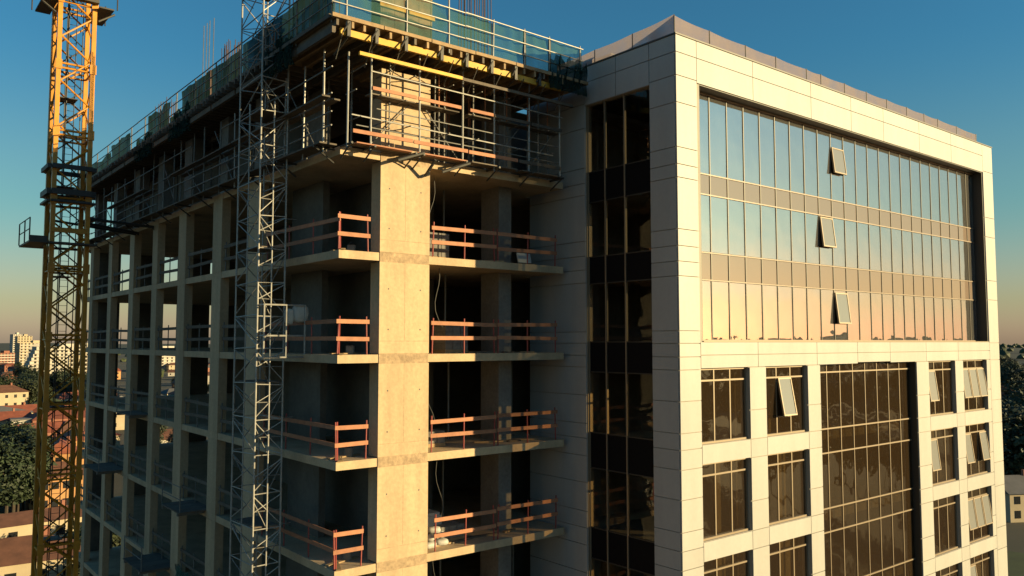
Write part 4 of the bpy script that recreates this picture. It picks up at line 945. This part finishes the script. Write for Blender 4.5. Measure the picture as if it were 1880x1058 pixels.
for i in range(46):
    a = D(rt.uniform(-62, -5)); dd = rt.uniform(120, 520); x, y = math.cos(a)*dd+15, math.sin(a)*dd-10
    tree(x, y, rt.choice((0, 1, 2)), rt.uniform(1.0, 1.7), 'tree across the street mirrored in the lower office windows', 'trees mirrored in the office windows')
# far woodland as one mass
mb = MB(); rw = random.Random(9)
ico = [(0, 0, 1), (.894, 0, .447), (.276, .851, .447), (-.724, .526, .447), (-.724, -.526, .447), (.276, -.851, .447), (.8, .5, -.3), (-.3, .95, -.3), (-1, 0, -.3), (-.3, -.95, -.3), (.8, -.5, -.3)]
icf = [(0, 1, 2), (0, 2, 3), (0, 3, 4), (0, 4, 5), (0, 5, 1), (1, 6, 2), (2, 7, 3), (3, 8, 4), (4, 9, 5), (5, 10, 1), (6, 7, 2), (7, 8, 3), (8, 9, 4), (9, 10, 5), (10, 6, 1)]
for i in range(9000):
    a = rw.uniform(0, 6.283); r = 260+2300*rw.random()**1.25
    x, y = math.cos(a)*r, math.sin(a)*r
    if noise.noise(Vector((x*.006, y*.006, 2))) < (-.12 if r > 800 else .02): continue
    # keep the apartment fronts clear
    q = Vector((x, y, 0))-CAM; dd = q.dot(F0)
    if dd > 0 and r < 1300:
        pxx = 940+1500*q.dot(R0)/dd
        if -80 < pxx < 420 and 420 < dd < 1300 and rw.random() < .8: continue
        if -80 < pxx < 420 and dd <= 420 and rw.random() < .88: continue
    s_ = rw.uniform(4, 8.5); b0 = len(mb.v); hz = 0
    ad = math.degrees(math.atan2(y, x))
    if -125 < ad < 32 and r > 700: hz = 43*.72*math.sin(math.pi*.5*min(1, (r-700)/1000))**1.2*math.sin(math.pi*(ad+125)/157)**.4
    for v in ico: mb.v.append((x+v[0]*s_*rw.uniform(.8, 1.2), y+v[1]*s_*rw.uniform(.8, 1.2), hz+3.5+v[2]*s_*rw.uniform(.7, 1.1)))
    mb.f += [tuple(b0+j for j in f_) for f_ in icf]
wd = mb.build('woodland', 'leaf_b'); wd['kind'] = 'stuff'
# parked cars near the houses
def car(px, d, rz, m, label):
    x, y = ground_spot(px, d); t_ = thing('parked_car', label, 'car', (x, y, 0), rz)
    def loc(b, nm, mm):
        me = bpy.data.meshes.new(nm); me.from_pydata(b.v, [], b.f); me.materials.append(M[mm]); me.update(); link(bpy.data.objects.new(nm, me), t_, WM[t_.name].copy())
    b = MB(); pr = [(-2.1, .35), (2.1, .35), (2.15, .8), (1.3, .95), (.7, 1.42), (-1.2, 1.45), (-1.9, .98), (-2.15, .8)]
    for yy in (-.85, .85): b.v += [(p, yy*(.9 if zz > 1 else 1), zz) for p, zz in pr]
    n = len(pr); b.f = [tuple(range(n)), tuple(range(2*n-1, n-1, -1))]+[(i, (i+1) % n, n+(i+1) % n, n+i) for i in range(n)]
    loc(b, 'body', m); loc(MB().box(-1.3, .9, -.84, .84, 1.0, 1.36), 'windows', 'town_glass')
    for sx in (-1.35, 1.35):
        for sy in (-.88, .7): loc(MB().rod((sx, sy, .33), (sx, sy+.18, .33), .33, 12), 'wheel', 'tyre')
car(70, 108, D(8), 'car_white', 'white car parked between the two brown roofed buildings')
car(30, 109, D(8), 'car_dark', 'dark car parked left of the white one between brown roofs')
car(112, 108, D(20), 'car_red', 'red car parked near the crane foot')
